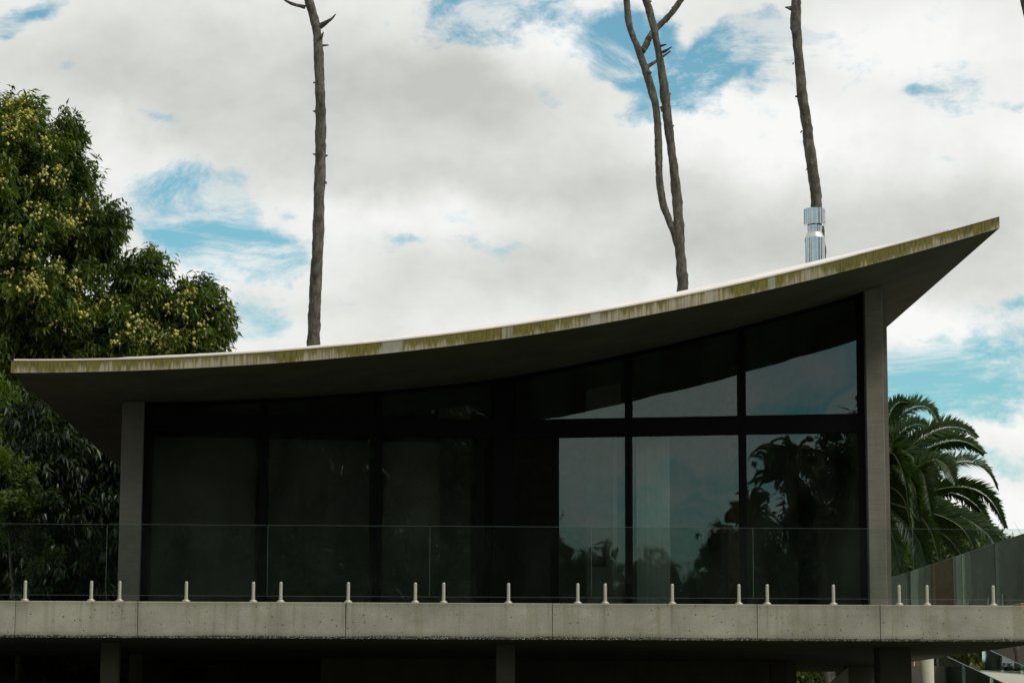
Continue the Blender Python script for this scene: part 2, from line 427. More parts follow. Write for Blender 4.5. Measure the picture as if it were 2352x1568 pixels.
class MB:
    def __init__(s): s.V, s.F = [], []
    def box(s, a, b):
        i = len(s.V); (x0, y0, z0), (x1, y1, z1) = a, b
        s.V += [(x0, y0, z0), (x1, y0, z0), (x1, y1, z0), (x0, y1, z0), (x0, y0, z1), (x1, y0, z1), (x1, y1, z1), (x0, y1, z1)]
        s.F += [(i, i+3, i+2, i+1), (i+4, i+5, i+6, i+7), (i, i+1, i+5, i+4), (i+1, i+2, i+6, i+5), (i+2, i+3, i+7, i+6), (i+3, i, i+4, i+7)]
        return s
    def prism(s, plan, zb, zt):
        """plan: list of (x, y) counter-clockwise; zb, zt: numbers or lists"""
        n = len(plan); i = len(s.V)
        zb = [zb]*n if np.isscalar(zb) else zb; zt = [zt]*n if np.isscalar(zt) else zt
        s.V += [(p[0], p[1], z) for p, z in zip(plan, zb)] + [(p[0], p[1], z) for p, z in zip(plan, zt)]
        s.F += [tuple(range(i+n-1, i-1, -1)), tuple(range(i+n, i+2*n))]
        s.F += [(i+k, i+(k+1) % n, i+n+(k+1) % n, i+n+k) for k in range(n)]
        return s
    def lathe(s, c, prof, n=32):
        """profile of (radius, z) turned about the vertical through c"""
        i = len(s.V)
        for r, z in prof:
            for k in range(n):
                a = 2*math.pi*k/n
                s.V.append((c[0]+r*math.cos(a), c[1]+r*math.sin(a), c[2]+z))
        for j in range(len(prof)-1):
            for k in range(n):
                s.F.append((i+j*n+k, i+j*n+(k+1) % n, i+(j+1)*n+(k+1) % n, i+(j+1)*n+k))
        s.F.append(tuple(i+k for k in range(n-1, -1, -1))); s.F.append(tuple(i+(len(prof)-1)*n+k for k in range(n)))
        return s
    def build(s, name, m, parent=None, loc=None, smooth=False, attrs=None):
        return link(name, mesh(name, s.V, s.F, smooth, attrs), m, parent, loc)
def tube(path, radii, n=12, rough=0.0, seed=0):
    """a bent tapering limb: smooth path through the points, with lumpy radius"""
    P = np.asarray(path, float); Rr = np.asarray(radii, float)
    L = np.r_[0, np.cumsum(np.linalg.norm(np.diff(P, axis=0), axis=1))]
    m = max(len(P)*3, int(L[-1]/max(.06, Rr.mean()*.8)))
    t = np.linspace(0, L[-1], m)
    # Catmull-like smoothing by interpolating then averaging
    Q = np.stack([np.interp(t, L, P[:, k]) for k in range(3)], 1); rad = np.interp(t, L, Rr)
    k = max(1, m//(len(P)*4))
    for _ in range(3):
        Q2 = Q.copy(); Q2[k:-k] = (Q[:-2*k]+2*Q[k:-k]+Q[2*k:])/4 if m > 2*k else Q[k:-k]; Q = Q2
    T = np.gradient(Q, axis=0); T /= np.linalg.norm(T, axis=1)[:, None]
    ref = np.array([0, 1.0, 0.1]); A = np.cross(T, ref); A /= np.linalg.norm(A, axis=1)[:, None]; B = np.cross(T, A)
    rg = np.random.default_rng(seed)
    ang = np.linspace(0, 2*np.pi, n, endpoint=False)
    lump = np.zeros((m, n))
    for _ in range(9):
        f1, f2 = rg.uniform(1, 14), rg.integers(0, 4); ph = rg.uniform(0, 6.28)
        lump += np.sin(t[:, None]*f1 + ang[None]*f2 + ph)/(1+f1*.12)
    lump += rg.normal(0, .8, (m, n))
    rr = rad[:, None]*(1 + rough*lump*.12)
    V = Q[:, None] + A[:, None]*(rr*np.cos(ang))[..., None] + B[:, None]*(rr*np.sin(ang))[..., None]
    V = V.reshape(-1, 3)
    i = np.arange(m-1)[:, None]*n; k1 = np.arange(n)[None]; k2 = (k1+1) % n
    Fq = np.stack([i+k1, i+k2, i+n+k2, i+n+k1], -1).reshape(-1, 4)
    c0, c1 = len(V), len(V)+1
    V = np.vstack([V, Q[0], Q[-1]])
    kk = np.arange(n)
    caps = np.vstack([np.stack([np.full(n, c0), (kk+1) % n, kk, kk], 1), np.stack([np.full(n, c1), (m-1)*n+kk, (m-1)*n+(kk+1) % n, (m-1)*n+(kk+1) % n], 1)])
    faces = [tuple(q) for q in Fq.tolist()] + [tuple(q[:3]) for q in caps.tolist()]
    return V, faces
def limb(name, path, radii, m, parent=None, n=12, rough=1.0, seed=0):
    V, f = tube(path, radii, n, rough, seed)
    return link(name, mesh(name, V, f, True), m, parent)

# leaves ---------------------------------------------------------------
def unit(a): return a/np.maximum(np.linalg.norm(a, axis=-1, keepdims=True), 1e-9)
def blades(P, D, Nn, length, width, rnd, curl=.15):
    """folded pointed leaf blades: base points P, directions D, face normals Nn"""
    N = len(P); S = unit(np.cross(D, Nn)); U = np.cross(S, D)
    L = np.broadcast_to(length, N)[:, None]; Wd = np.broadcast_to(width, N)[:, None]
    b = P
    c1 = P + D*L*.45 - U*L*.0
    l1 = P + D*L*.38 + S*Wd*.5 + U*Wd*.22
    r1 = P + D*L*.38 - S*Wd*.5 + U*Wd*.22
    tip = P + D*L - U*L*curl
    V = np.stack([b, l1, c1, r1, tip], 1).reshape(-1, 3)
    i = np.arange(N)[:, None]*5
    Fq = np.concatenate([i+np.array([[0, 2, 1]]), i+np.array([[0, 3, 2]]), i+np.array([[1, 2, 4]]), i+np.array([[2, 3, 4]])], 1).reshape(-1, 3)
    return V, Fq, np.repeat(rnd, 5)
def twigs(P, D, per, leaf, wid, droop, spread=.9, span=.35, rg=rng, tone=None):
    n = len(P)
    t = rg.random((n, per))
    A = unit(np.cross(D, rg.normal(size=(n, 3)))); B = np.cross(D, A)
    phi = rg.random((n, per))*2*np.pi
    rad = A[:, None]*np.cos(phi)[..., None] + B[:, None]*np.sin(phi)[..., None]
    base = P[:, None] + D[:, None]*((t-.5)*span)[..., None]
    dr = unit(D[:, None]*.55 + rad*spread + rg.normal(size=(n, per, 3))*.2 + np.array([0, 0, -droop]))
    nn = unit(np.array([0, 0, 1.0]) + rad*.5 + rg.normal(size=(n, per, 3))*.35)
    ln = leaf*rg.uniform(.65, 1.15, (n, per)); tn = np.clip((tone[:, None] if tone is not None else .5) + rg.normal(0, .22, (n, per)), 0, 1)
    return blades(base.reshape(-1, 3), dr.reshape(-1, 3), nn.reshape(-1, 3), ln.ravel(), (ln*wid).ravel(), tn.ravel())
def crown(lobes, density, per, leaf, wid=.28, droop=.5, clump=.32, rg=rng, span=.35, inner=.25, clump_n=9):
    """leaf clumps gathered on lobes (centre, radii); returns mesh arrays and the twig points"""
    Ps, Ds, Ts = [], [], []
    for c, r in lobes:
        c, r = np.asarray(c, float), np.asarray(r, float)
        area = 4*math.pi*((r[0]*r[1])**1.6/3+(r[0]*r[2])**1.6/3+(r[1]*r[2])**1.6/3)**(1/1.6)
        n = int(area*density); k = max(6, int(area*clump_n/10))
        cd = unit(rg.normal(size=(k, 3))); ctone = rg.uniform(.15, .85, k)
        ck = cd*rg.uniform(.70, 1.06, (k, 1))
        idx = rg.integers(0, k, n)
        p = ck[idx] + rg.normal(size=(n, 3))*clump/np.maximum(1, (r.mean()))**.5*.7
        ins = rg.random(n) < inner
        p[ins] *= rg.uniform(.3, .9, (ins.sum(), 1))
        l = np.linalg.norm(p, axis=1, keepdims=True); p = np.where(l > 1.22, p/l*rg.uniform(1.0, 1.22, (n, 1)), p)
        d = unit(unit(p) + rg.normal(size=(n, 3))*.35 + np.array([0, 0, .25]))
        Ps.append(c + p*r); Ds.append(d); Ts.append(ctone[idx])
    P, D, T = np.vstack(Ps), np.vstack(Ds), np.concatenate(Ts)
    V, Fq, rn = twigs(P, D, per, leaf, wid, droop, span=span, rg=rg, tone=T)
    return V, Fq, rn, P, D
OCT_V = np.array([[1, 0, 0], [-1, 0, 0], [0, 1, 0], [0, -1, 0], [0, 0, 1], [0, 0, -1]], float)
OCT_F = np.array([[0, 2, 4], [2, 1, 4], [1, 3, 4], [3, 0, 4], [2, 0, 5], [1, 2, 5], [3, 1, 5], [0, 3, 5]])
def balls(P, R, rnd):
    N = len(P); V = (P[:, None] + OCT_V[None]*np.asarray(R).reshape(-1, 1, 1)).reshape(-1, 3)
    Fq = (np.arange(N)[:, None, None]*6 + OCT_F[None]).reshape(-1, 3)
    return V, Fq, np.repeat(rnd, 6)

# ------------------------------------------------------------------ the ground
GX = np.unique(np.r_[np.linspace(-2500, -120, 12), np.linspace(-120, 120, 61), np.linspace(120, 2500, 12)])
GY = np.unique(np.r_[np.linspace(-2500, -160, 12), np.linspace(-160, 200, 91), np.linspace(200, 2500, 12)])
gx, gy = np.meshgrid(GX, GY)
def ground_h(x, y):
    x, y = np.asarray(x, float), np.asarray(y, float)
    h = 3.4*np.clip((y-52)/60, 0, 1)**1.2                   # land rises gently behind the house
    h += 6.0*np.clip((-y-30)/120, 0, 1)                      # and behind the viewpoint
    return h
gz = ground_h(gx, gy) + .05*np.sin(gx*.3)*np.cos(gy*.27)*(np.abs(gx) < 130) - .02
nx, ny = len(GX), len(GY)
ii = (np.arange(ny-1)[:, None]*nx + np.arange(nx-1)[None]).ravel()
tag(link('ground', mesh('ground', np.stack([gx, gy, gz], -1), np.stack([ii, ii+1, ii+nx+1, ii+nx], 1), True), M['grass']), 'sloping grass ground around the house', kind='structure')

# ------------------------------------------------------------------ the house
YF, YB = 36.5, 54.5                 # front and back of deck and roof
ZD, ZS = CAMZ+1.825, CAMZ+1.312     # deck top, deck underside
S2V = 2352/2560
def zs(ox, oy, k): return lambda x, y: ((ox+x/k)*S2V, (oy+y/k)*S2V)
z3, z4, z5, z6 = zs(0, 860, 3.36), zs(700, 760, 3.36), zs(1400, 620, 3.36), zs(1860, 500, 2.613)
low = [z3(90, 240), z3(1000, 228), z3(1470, 208), z4(0, 490), z4(600, 443), z4(1200, 380), z4(1800, 305), z5(0, 690), z5(600, 590), z5(1200, 470), z5(1800, 340), z5(2352, 207), z6(1400, 263), z6(1670, 183)]
top = [z3(90, 138), z3(1000, 128), z3(1470, 108), z4(0, 393), z4(600, 345), z4(1200, 280), z4(1800, 198), z5(0, 586), z5(600, 487), z5(1200, 365), z5(1800, 233), z5(2352, 100), z6(1400, 178), z6(1670, 110)]
lo = np.array([at(x, y, YF) for x, y in low]); hi = np.array([at(x, y, YF) for x, y in top])
lo_fit = np.polynomial.Polynomial.fit(lo[:, 0], lo[:, 2], 5); hi_fit = np.polynomial.Polynomial.fit(hi[:, 0], hi[:, 2], 5)
XL, XR = lo[0, 0], lo[-1, 0]
def soffit(x): return float(lo_fit(x))
def rooftop(x): return float(hi_fit(x))

house = empty('concrete_house', (1, 45, 0), 'raw concrete pavilion with upswept roof, dark glazed front and raised deck', 'house')

# roof slab: body, front fascia
NX = 240
xs = np.linspace(XL, XR, NX)
zl, zh = lo_fit(xs), hi_fit(xs)
V = []; Fc = []
for x, a, b in zip(xs, zl, zh):
    V += [(x, YF+.012, a), (x, YB, a), (x, YB, b), (x, YF+.012, b)]
for k in range(NX-1):
    i = 4*k; j = i+4
    Fc += [(i, i+1, j+1, j), (i+1, i+2, j+2, j+1), (i+2, i+3, j+3, j+2), (i+3, i, j, j+3)]
Fc += [(3, 2, 1, 0), (4*NX-4, 4*NX-3, 4*NX-2, 4*NX-1)]
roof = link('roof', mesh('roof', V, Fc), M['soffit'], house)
V, Fc, vat = [], [], []
wob = np.cumsum(rng.normal(0, .0012, NX)); wob -= np.linspace(wob[0], wob[-1], NX)
for k, (x, a, b) in enumerate(zip(xs, zl, zh)):
    V += [(x, YF, a), (x, YF+.012, a), (x, YF+.012, b+.003), (x, YF, b+wob[k]*.6)]; vat += [0, 0, 1, 1]
for k in range(NX-1):
    i = 4*k; j = i+4
    Fc += [(i, i+1, j+1, j), (i+1, i+2, j+2, j+1), (i+2, i+3, j+3, j+2), (i+3, i, j, j+3)]
Fc += [(3, 2, 1, 0), (4*NX-4, 4*NX-3, 4*NX-2, 4*NX-1)]
link('fascia', mesh('fascia', V, Fc, False, {'v': vat}), M['fascia'], roof)
# white membrane build-up, set back from the edge
st = [(z3(700, 133)), z3(1000, 111), z3(1470, 90), z3(2352, 37), z4(1200, 250), z4(1800, 165), z5(0, 553), z5(1200, 322), z5(1800, 185), z5(2352, 60), z6(800, 318), z6(1000, 276), z6(1250, 212)]
mp = np.array([at(x, y, YF+.62) for x, y in st])
xm = np.linspace(max(mp[0, 0]-1.6, XL+.02), mp[-1, 0]+.1, 140)
hm = np.interp(xm, mp[:, 0], mp[:, 2]-hi_fit(mp[:, 0]))
for _ in range(6): hm[1:-1] = (hm[:-2]+2*hm[1:-1]+hm[2:])/4
hm = np.clip(hm + rng.normal(0, .0015, len(hm)), .02, 1)
V, Fc = [], []
for x, h in zip(xm, hm):
    z = rooftop(x)
    V += [(x, YF+.12, z+.004), (x, YB-.2, z+.004), (x, YB-.2, z+h), (x, YF+.62, z+h), (x, YF+.12, z+min(h*.45, .035)+.006)]
for k in range(len(xm)-1):
    i = 5*k; j = i+5
    for a in range(5):
        b = (a+1) % 5; Fc.append((i+a, i+b, j+b, j+a))
Fc += [(4, 3, 2, 1, 0), tuple(5*(len(xm)-1)+a for a in range(5))]
link('roof_membrane', mesh('roof_membrane', V, Fc), M['membrane'], roof)

# deck
deck_l, deck_r = -14.0, 8.85
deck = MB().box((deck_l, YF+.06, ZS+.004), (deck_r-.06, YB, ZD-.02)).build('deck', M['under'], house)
spig = [(at(x, 1400, YF)[0]+rng.normal(0, .03), rng.uniform(.15, 1.0)) for x in (58, 210, 275, 428, 582, 645, 800, 954, 1019, 1168, 1327, 1390, 1544, 1697, 1762, 1914, 2065, 2129, 2281)]
spig += [(a_+rng.uniform(-.03, .03), rng.uniform(.5, 1.1)) for a_ in (at(x, 1420, YF)[0] for x in (35, 316, 793.8, 1269, 1739.6, 2022))]
joints = [deck_l] + [at(x, 1420, YF)[0] for x in (-440, 35, 316, 793.8, 1269, 1739.6, 2022)] + [deck_r]
for k in range(len(joints)-1):
    a, b = joints[k]+.004, joints[k+1]-.004
    n = max(4, int((b-a)/.025)); X = np.linspace(a, b, n)
    rag = np.abs(np.random.default_rng(k).normal(0, .004, n)); V, Fc, vat, run = [], [], [], []
    dy = rng.uniform(-.004, .004)
    for x, r_ in zip(X, rag):
        for zz, v, y in ((ZS+r_, 0, YF+dy+.004), (ZS+.03, .06, YF+dy), (ZD-.012, .98, YF+dy), (ZD, 1, YF+dy+.012), (ZD, 1, YF+.5), (ZD-.02, 1, YF+.5), (ZS+.002+r_, 0, YF+.06)):
            V.append((x, y, zz)); vat.append(v); run.append(float(sum(w_*math.exp(-((x-q_)/.045)**2) for q_, w_ in spig)))
    for j in range(n-1):
        i = 7*j
        for q in range(7): Fc.append((i+q, i+7+q, i+7+(q+1) % 7, i+(q+1) % 7))
    Fc += [tuple(range(7)), tuple(7*(n-1)+q for q in range(6, -1, -1))]
    link('fascia_panel', mesh('fascia_panel', V, Fc, False, {'v': vat, 'run': run}), M['deck'], deck)
MB().box((deck_r-.06, YF+.5, ZS), (deck_r, YB, ZD)).build('edge_beam', M['deck'], deck)
MB().box((deck_l, YF+.5, ZD-.02), (deck_r-.06, YB, ZD)).build('floor', M['floor'], deck)

# columns carrying the roof
def column(name, x0, x1, y, yd, mt, ztop=None):
    a = at(x0, 1380, y)[0]; b = at(x1, 1380, y)[0]
    t0 = soffit(a) if ztop is None else ztop; t1 = soffit(b) if ztop is None else ztop
    return bevel(MB().prism([(a, y), (b, y), (b, y+yd), (a, y+yd)], ZD, [t0, t1, t1, t0]).build(name, mt, house), .012)
column('column', 269, 319, 39.85, .3, M['column'])
column('column', 1998, 2039, 39.35, .45, M['column'])
# the shallow V of the glazed front
PL, PC, PR = (-4.60, 40.0), (1.12, 40.75), (7.0, 39.5)
def bar(mb, xa, xb, zb, zt, P, Q, off=0.0, depth=.14):
    """upright or rail between view columns xa, xb on facade plane P-Q"""
    A, B = on_plane(xa, P, Q), on_plane(xb, P, Q)
    n = np.array([-(Q[1]-P[1]), Q[0]-P[0]]); n /= np.linalg.norm(n)
    A1, B1 = A - n*off, B - n*off; A2, B2 = A1 + n*depth, B1 + n*depth
    if zt is None:
        mb.prism([A1, B1, B2, A2], zb, [soffit(p[0])-.004 for p in (A1, B1, B2, A2)])
    else: mb.prism([A1, B1, B2, A2], zb, zt)
ZH = CAMZ + 4.654                    # door head
ZT = at(1180, 965.6, PC[1])[2]       # sill of the upper panes
bays = [  # (pane left, pane right, has lower pane) per half, and uprights between
    ('L', 345, 597, True), ('L', 613, 860, True), ('L', 876, 1096, True),
    ('R', 1282, 1436, True), ('R', 1451, 1697, True), ('R', 1714, 1972, True)]
upper = [('L', 345, 597), ('L', 613, 860), ('L', 876, 1129), ('R', 1183, 1435), ('R', 1453, 1694), ('R', 1714, 1972)]
planes = {'L': (PL, PC), 'R': (PC, PR)}
for half, a, b in (('L', 319, 345), ('L', 597, 613), ('L', 860, 876), ('R', 1436, 1451), ('R', 1697, 1714), ('R', 1972, 1997)):
    fm = MB(); bar(fm, a, b, ZD, None, *planes[half], off=.03); fm.build('mullion', M['frame'], house)
cp = MB(); bar(cp, 1133, PC and 1180, ZD, None, (PL[0], PC[1]-.06), (PR[0], PC[1]-.06), depth=.3); cp.build('center_post', M['frame'], house)
for half, spans in (('L', ((345, 597), (613, 860), (876, 1133))), ('R', ((1180, 1436), (1451, 1697), (1714, 1972)))):
    for a, b in spans:
        tr = MB(); bar(tr, a, b, ZH, ZT, *planes[half], off=.05, depth=.16); tr.build('transom', M['frame'], house)
dj = MB(); bar(dj, 1096, 1112, ZD, ZH, *planes['L'], off=.02, depth=.08); dj.build('door_stile', M['frame'], house)
dj = MB(); bar(dj, 1265, 1282, ZD, ZH, *planes['R'], off=.02, depth=.08); dj.build('door_stile', M['frame'], house)
for half, a, b in upper:
    hd = MB()
    P, Q = planes[half]; A, B = on_plane(a, P, Q), on_plane(b, P, Q)
    n = np.array([-(Q[1]-P[1]), Q[0]-P[0]]); n /= np.linalg.norm(n); m_ = 12
    X = [A + (B-A)*k/m_ for k in range(m_+1)]
    pl = [x - n*.02 for x in X] + [x + n*.1 for x in X[::-1]]
    zt = [soffit(q[0])-.005 for q in pl]
    hd.prism(pl, [z-.055 for z in zt], zt).build('head_frame', M['frame'], house)
def pane(name, half, a, b, zb, zt, off, mt):
    P, Q = planes[half]; A, B = on_plane(a, P, Q), on_plane(b, P, Q)
    n = np.array([-(Q[1]-P[1]), Q[0]-P[0]]); n /= np.linalg.norm(n)
    mb = MB(); m_ = 10
    X = [A + (B-A)*k/m_ for k in range(m_+1)]
    front_ = [p + n*off for p in X]; back = [p + n*(off+.010) for p in X[::-1]]
    pl = front_ + back
    zt_ = zt if zt is not None else [soffit(p[0])-.05 for p in pl]
    mb.prism(pl, zb, zt_)
    return mb.build(name, mt, house)
for half, a, b, _ in bays: pane('door_pane', half, a, b, ZD+.03, ZH, .035, M['glass'])
for half, a, b in upper: pane('upper_pane', half, a, b, ZT, None, .04, M['glass'])
for half, a, b, _ in bays:
    bt = MB(); bar(bt, a, b, ZD, ZD+.06, *planes[half], off=.0, depth=.1); bt.build('sill', M['frame'], house)
# inside: walls, a white partition, the ceiling is the roof's underside
def inner_wall(a, b, mt, name='inner_wall', z0=ZD, z1=None):
    (x0, y0), (x1, y1) = a, b
    pl = [(x0, y0), (x1, y0), (x1, y1), (x0, y1)]
    return MB().prism(pl, z0, [(soffit(x)-.003 if z1 is None else z1) for x, y in pl]).build(name, mt, house)
inner_wall((-4.60, 49.0), (-4.45, 54.0), M['under'], 'side_wall')
inner_wall((-4.44, 49.0), (7.35, 49.2), M['wall_in'])
inner_wall((-4.60, 40.3), (-4.45, 49.0), M['under'], 'side_wall')
inner_wall((7.12, 40.0), (7.27, 54.0), M['column'], 'side_wall')
for y0_, y1_ in ((47.9, 48.6), (52.4, 53.2)):
    inner_wall((7.275, y0_), (7.42, y1_), M['pale_post'], 'side_column')
inner_wall((7.275, 49.4), (7.32, 51.6), M['brown_wood'], 'wall_panel')
inner_wall((2.75, 44.0), (3.35, 44.2), M['wall_in'], 'partition')
inner_wall((.2, 43.6), (.75, 44.1), M['wall_in'], 'partition')
inner_wall((5.3, 45.0), (5.5, 49.0), M['brown_wood'], 'partition')
bevel(MB().box((-2.2, 44.5, ZD), (1.4-.9, 45.3, ZD+.92)).build('kitchen_counter', M['wall_in'], house), .01)

# under the deck
def post(name, x0, x1, y, d, mt, z1=ZS+.002):
    a = at(x0, 1530, y)[0]; b = at(x1, 1530, y)[0]
    return bevel(MB().box((a, y, -.1), (b, y+d, z1)).build(name, mt, house), .015)
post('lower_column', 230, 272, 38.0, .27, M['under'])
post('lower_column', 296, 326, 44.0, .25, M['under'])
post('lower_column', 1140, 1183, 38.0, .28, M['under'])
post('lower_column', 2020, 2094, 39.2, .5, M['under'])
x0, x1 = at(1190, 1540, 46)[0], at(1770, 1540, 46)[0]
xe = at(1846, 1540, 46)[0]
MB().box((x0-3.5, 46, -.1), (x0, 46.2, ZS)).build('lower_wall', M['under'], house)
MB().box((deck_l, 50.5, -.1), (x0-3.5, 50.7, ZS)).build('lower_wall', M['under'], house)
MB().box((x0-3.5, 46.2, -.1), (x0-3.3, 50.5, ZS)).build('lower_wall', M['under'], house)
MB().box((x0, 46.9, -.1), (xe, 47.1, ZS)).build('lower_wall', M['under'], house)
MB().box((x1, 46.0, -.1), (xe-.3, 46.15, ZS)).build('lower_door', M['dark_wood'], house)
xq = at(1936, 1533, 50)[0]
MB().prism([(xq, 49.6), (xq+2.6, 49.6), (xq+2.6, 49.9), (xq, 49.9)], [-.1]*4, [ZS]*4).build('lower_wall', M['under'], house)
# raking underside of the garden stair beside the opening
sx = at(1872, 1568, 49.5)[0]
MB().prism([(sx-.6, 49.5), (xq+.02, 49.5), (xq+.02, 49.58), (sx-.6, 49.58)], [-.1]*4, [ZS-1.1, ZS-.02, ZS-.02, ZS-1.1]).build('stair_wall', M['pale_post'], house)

# chimney flue on the roof
YC = 41.0
cx = at(1871.5, 560, YC)
def wz(y): return at(1871, y, YC)[2]
pw = YC/F*1.0
flue = MB().lathe((cx[0], YC, 0), [(23.3*pw, rooftop(cx[0])-.05), (23.3*pw, wz(558)), (23.3*pw, wz(557))], 40).build('chimney_flue', M['mirror'], roof, smooth=False)
# (flue is a sub-part of the roof together with its fittings)
MB().lathe((cx[0], YC, 0), [(23.6*pw, wz(557)), (24.2*pw, wz(556.5)), (24.2*pw, wz(548)), (23.4*pw, wz(547))], 40).build('flue_band', M['mirror'], roof)
MB().lathe((cx[0], YC, 0), [(23.2*pw, wz(547)), (17.6*pw, wz(535))], 40).build('flue_cone', M['matt_steel'], roof)
MB().lathe((cx[0], YC, 0), [(16.8*pw, wz(535)), (16.8*pw, wz(527)), (17.6*pw, wz(526.5)), (17.6*pw, wz(524)), (16.8*pw, wz(523.5)), (16.8*pw, wz(512))], 40).build('flue_neck', M['mirror'], roof)
MB().lathe((cx[0], YC, 0), [(23*pw, wz(517.2)), (25.6*pw, wz(517)), (25.6*pw, wz(513)), (26.1*pw, wz(512.5)), (26.1*pw, wz(511)), (25.6*pw, wz(510.5)), (25.6*pw, wz(489)), (26.1*pw, wz(488.5)), (26.1*pw, wz(487)), (25.6*pw, wz(486.5)), (25.6*pw, wz(482)), (24*pw, wz(480.5))], 40).build('flue_cap', M['mirror'], roof)
for o in list(COL.objects):
    if o.name.startswith('flue_') or o.name.startswith('chimney'):
        for p_ in o.data.polygons: p_.use_smooth = len(p_.vertices) == 4
        o.data.set_sharp_from_angle(angle=math.radians(25)) if hasattr(o.data, 'set_sharp_from_angle') else None

# ------------------------------------------------------------------ front balustrade
bal = empty('glass_balustrade', (1.3, YF+.12, ZD), 'frameless clear glass balustrade on steel spigots along the front deck edge', 'balustrade')
YG = YF+.10
px_j = [-126, 243.5, 613.5, 986.5, 1358, 1729.5, 2097, 2352+115]
gj = [at(x, 1300, YG)[0] for x in px_j]; gj[-1] = deck_r-.06
ztop_g = CAMZ + at(1176, 1209, YG)[2]-CAMZ
zbot_g = at(1176, 1370.5, YG)[2]
ends = [-8.9] + gj
for k in range(len(ends)-1):
    a, b = ends[k]+.006, ends[k+1]-.006
    g = MB().box((a, YG-.006, zbot_g), (b, YG+.006, ztop_g)).build('glass_panel', M['rail'], bal)
    # polished arrises, seen as thin bright lines
    MB().box((a, YG-.007, ztop_g), (b, YG+.007, ztop_g+.003)).build('polished_edge', M['edge'], g)
    MB().box((a, YG-.007, zbot_g-.003), (b, YG+.007, zbot_g)).build('polished_edge', M['edge'], g)
    MB().box((a-.003, YG-.007, zbot_g), (a, YG+.007, ztop_g)).build('side_edge', M['edge'], g)
# spigot prototype: slotted round post with a domed top, on a base flange
sp_x = [58, 210, 275, 428, 582, 645, 800, 954, 1019, 1168, 1327, 1390, 1544, 1697, 1762, 1914, 2065, 2129, 2281]
sp_h = at(1176, 1338, YG)[2] - ZD
def spigot_mesh():
    mb = MB(); n = 12; r = .0235
    for s in (-1, 1):                      # two half-rounds with the slot for the glass between
        ang = [math.pi*k/n for k in range(n+1)]
        def ring(z, rr): return [(rr*math.cos(a), s*(.009+rr*.92*math.sin(a)), z) for a in ang]
        prof = [(0, r), (sp_h-.022, r), (sp_h-.010, r*.86), (sp_h-.003, r*.58), (sp_h, r*.25)]
        i = len(mb.V)
        for z, rr in prof: mb.V += ring(z, rr)
        w = n+1
        for j in range(len(prof)-1):
            for q in range(n):
                f4 = (i+j*w+q, i+j*w+q+1, i+(j+1)*w+q+1, i+(j+1)*w+q); mb.F.append(f4 if s > 0 else f4[::-1])
            f4 = (i+j*w+n, i+j*w, i+(j+1)*w, i+(j+1)*w+n); mb.F.append(f4 if s > 0 else f4[::-1])
        tp = tuple(i+(len(prof)-1)*w+q for q in range(w)); mb.F.append(tp if s > 0 else tp[::-1])
    mb.box((-.024, -.010, 0), (.024, .010, zbot_g-ZD-.006))
    return mesh('spigot', mb.V, mb.F)
sm = spigot_mesh()
fl = MB().lathe((0, 0, 0), [(.056, .0), (.056, .016), (.052, .022), (.036, .027), (.034, .034)], 20)
flm = mesh('flange', fl.V, fl.F)
for x in sp_x:
    X = at(x, 1360, YG)[0]
    s = link('spigot', sm, M['steel'], bal); s.location = (X, YG, ZD)
    f_ = link('flange', flm, M['steel'], s); f_.location = (X, YG, ZD)
bpy.context.view_layer.update()

# side balustrade along the right edge of the deck
YS0 = YF+.3
sb = empty('side_balustrade', (deck_r-.1, 44, ZD), 'clear glass balustrade running back along the right deck edge', 'balustrade')
ys = np.linspace(YS0, YB-.3, 8); XS = deck_r-.10
for k in range(len(ys)-1):
    g = MB().box((XS-.006, ys[k]+.01, zbot_g), (XS+.006, ys[k+1]-.01, ztop_g)).build('glass_panel', M['rail'], sb)
    MB().box((XS-.007, ys[k]+.01, ztop_g), (XS+.007, ys[k+1]-.01, ztop_g+.004)).build('polished_edge', M['edge'], g)
    for q in (.2, .8):
        yy_ = ys[k]*(1-q)+ys[k+1]*q
        s = link('spigot', sm, M['steel'], sb); s.location = (XS, yy_, ZD); s.rotation_euler = (0, 0, math.pi/2)
        f_ = link('flange', flm, M['steel'], s); f_.matrix_parent_inverse = Matrix.Identity(4)

# ------------------------------------------------------------------ curtain behind the glass
def curtain(name, xa, xb, label, d=.5, amp=.05, waves=7):
    P, Q = planes['R']; A, B = on_plane(xa, P, Q), on_plane(xb, P, Q)
    n = np.array([-(Q[1]-P[1]), Q[0]-P[0]]); n /= np.linalg.norm(n); m_ = waves*8
    V, Fc = [], []
    for k in range(m_+1):
        t = k/m_; p = A + (B-A)*t + n*(d + amp*math.sin(t*waves*2*math.pi))
        for z in (ZD+.02, ZH+.05): V.append((p[0], p[1], z))
    for k in range(m_): Fc.append((2*k, 2*k+2, 2*k+3, 2*k+1))
    o = link(name, mesh(name, V, Fc, True), M['curtain'])
    so = o.modifiers.new('thickness', 'SOLIDIFY'); so.thickness = .004
    return tag(o, label, 'curtain', 'curtains behind the right glazing')
curtain('curtain', 1453, 1530, 'pale full-height curtain drawn back behind the wide sliding door, right half', waves=6, amp=.007)
curtain('curtain', 1399, 1407, 'thin pale strip standing in for a reflected light line in the narrow sliding door', waves=2, amp=.02)  # pale strip added in place of a light line reflected in the glass
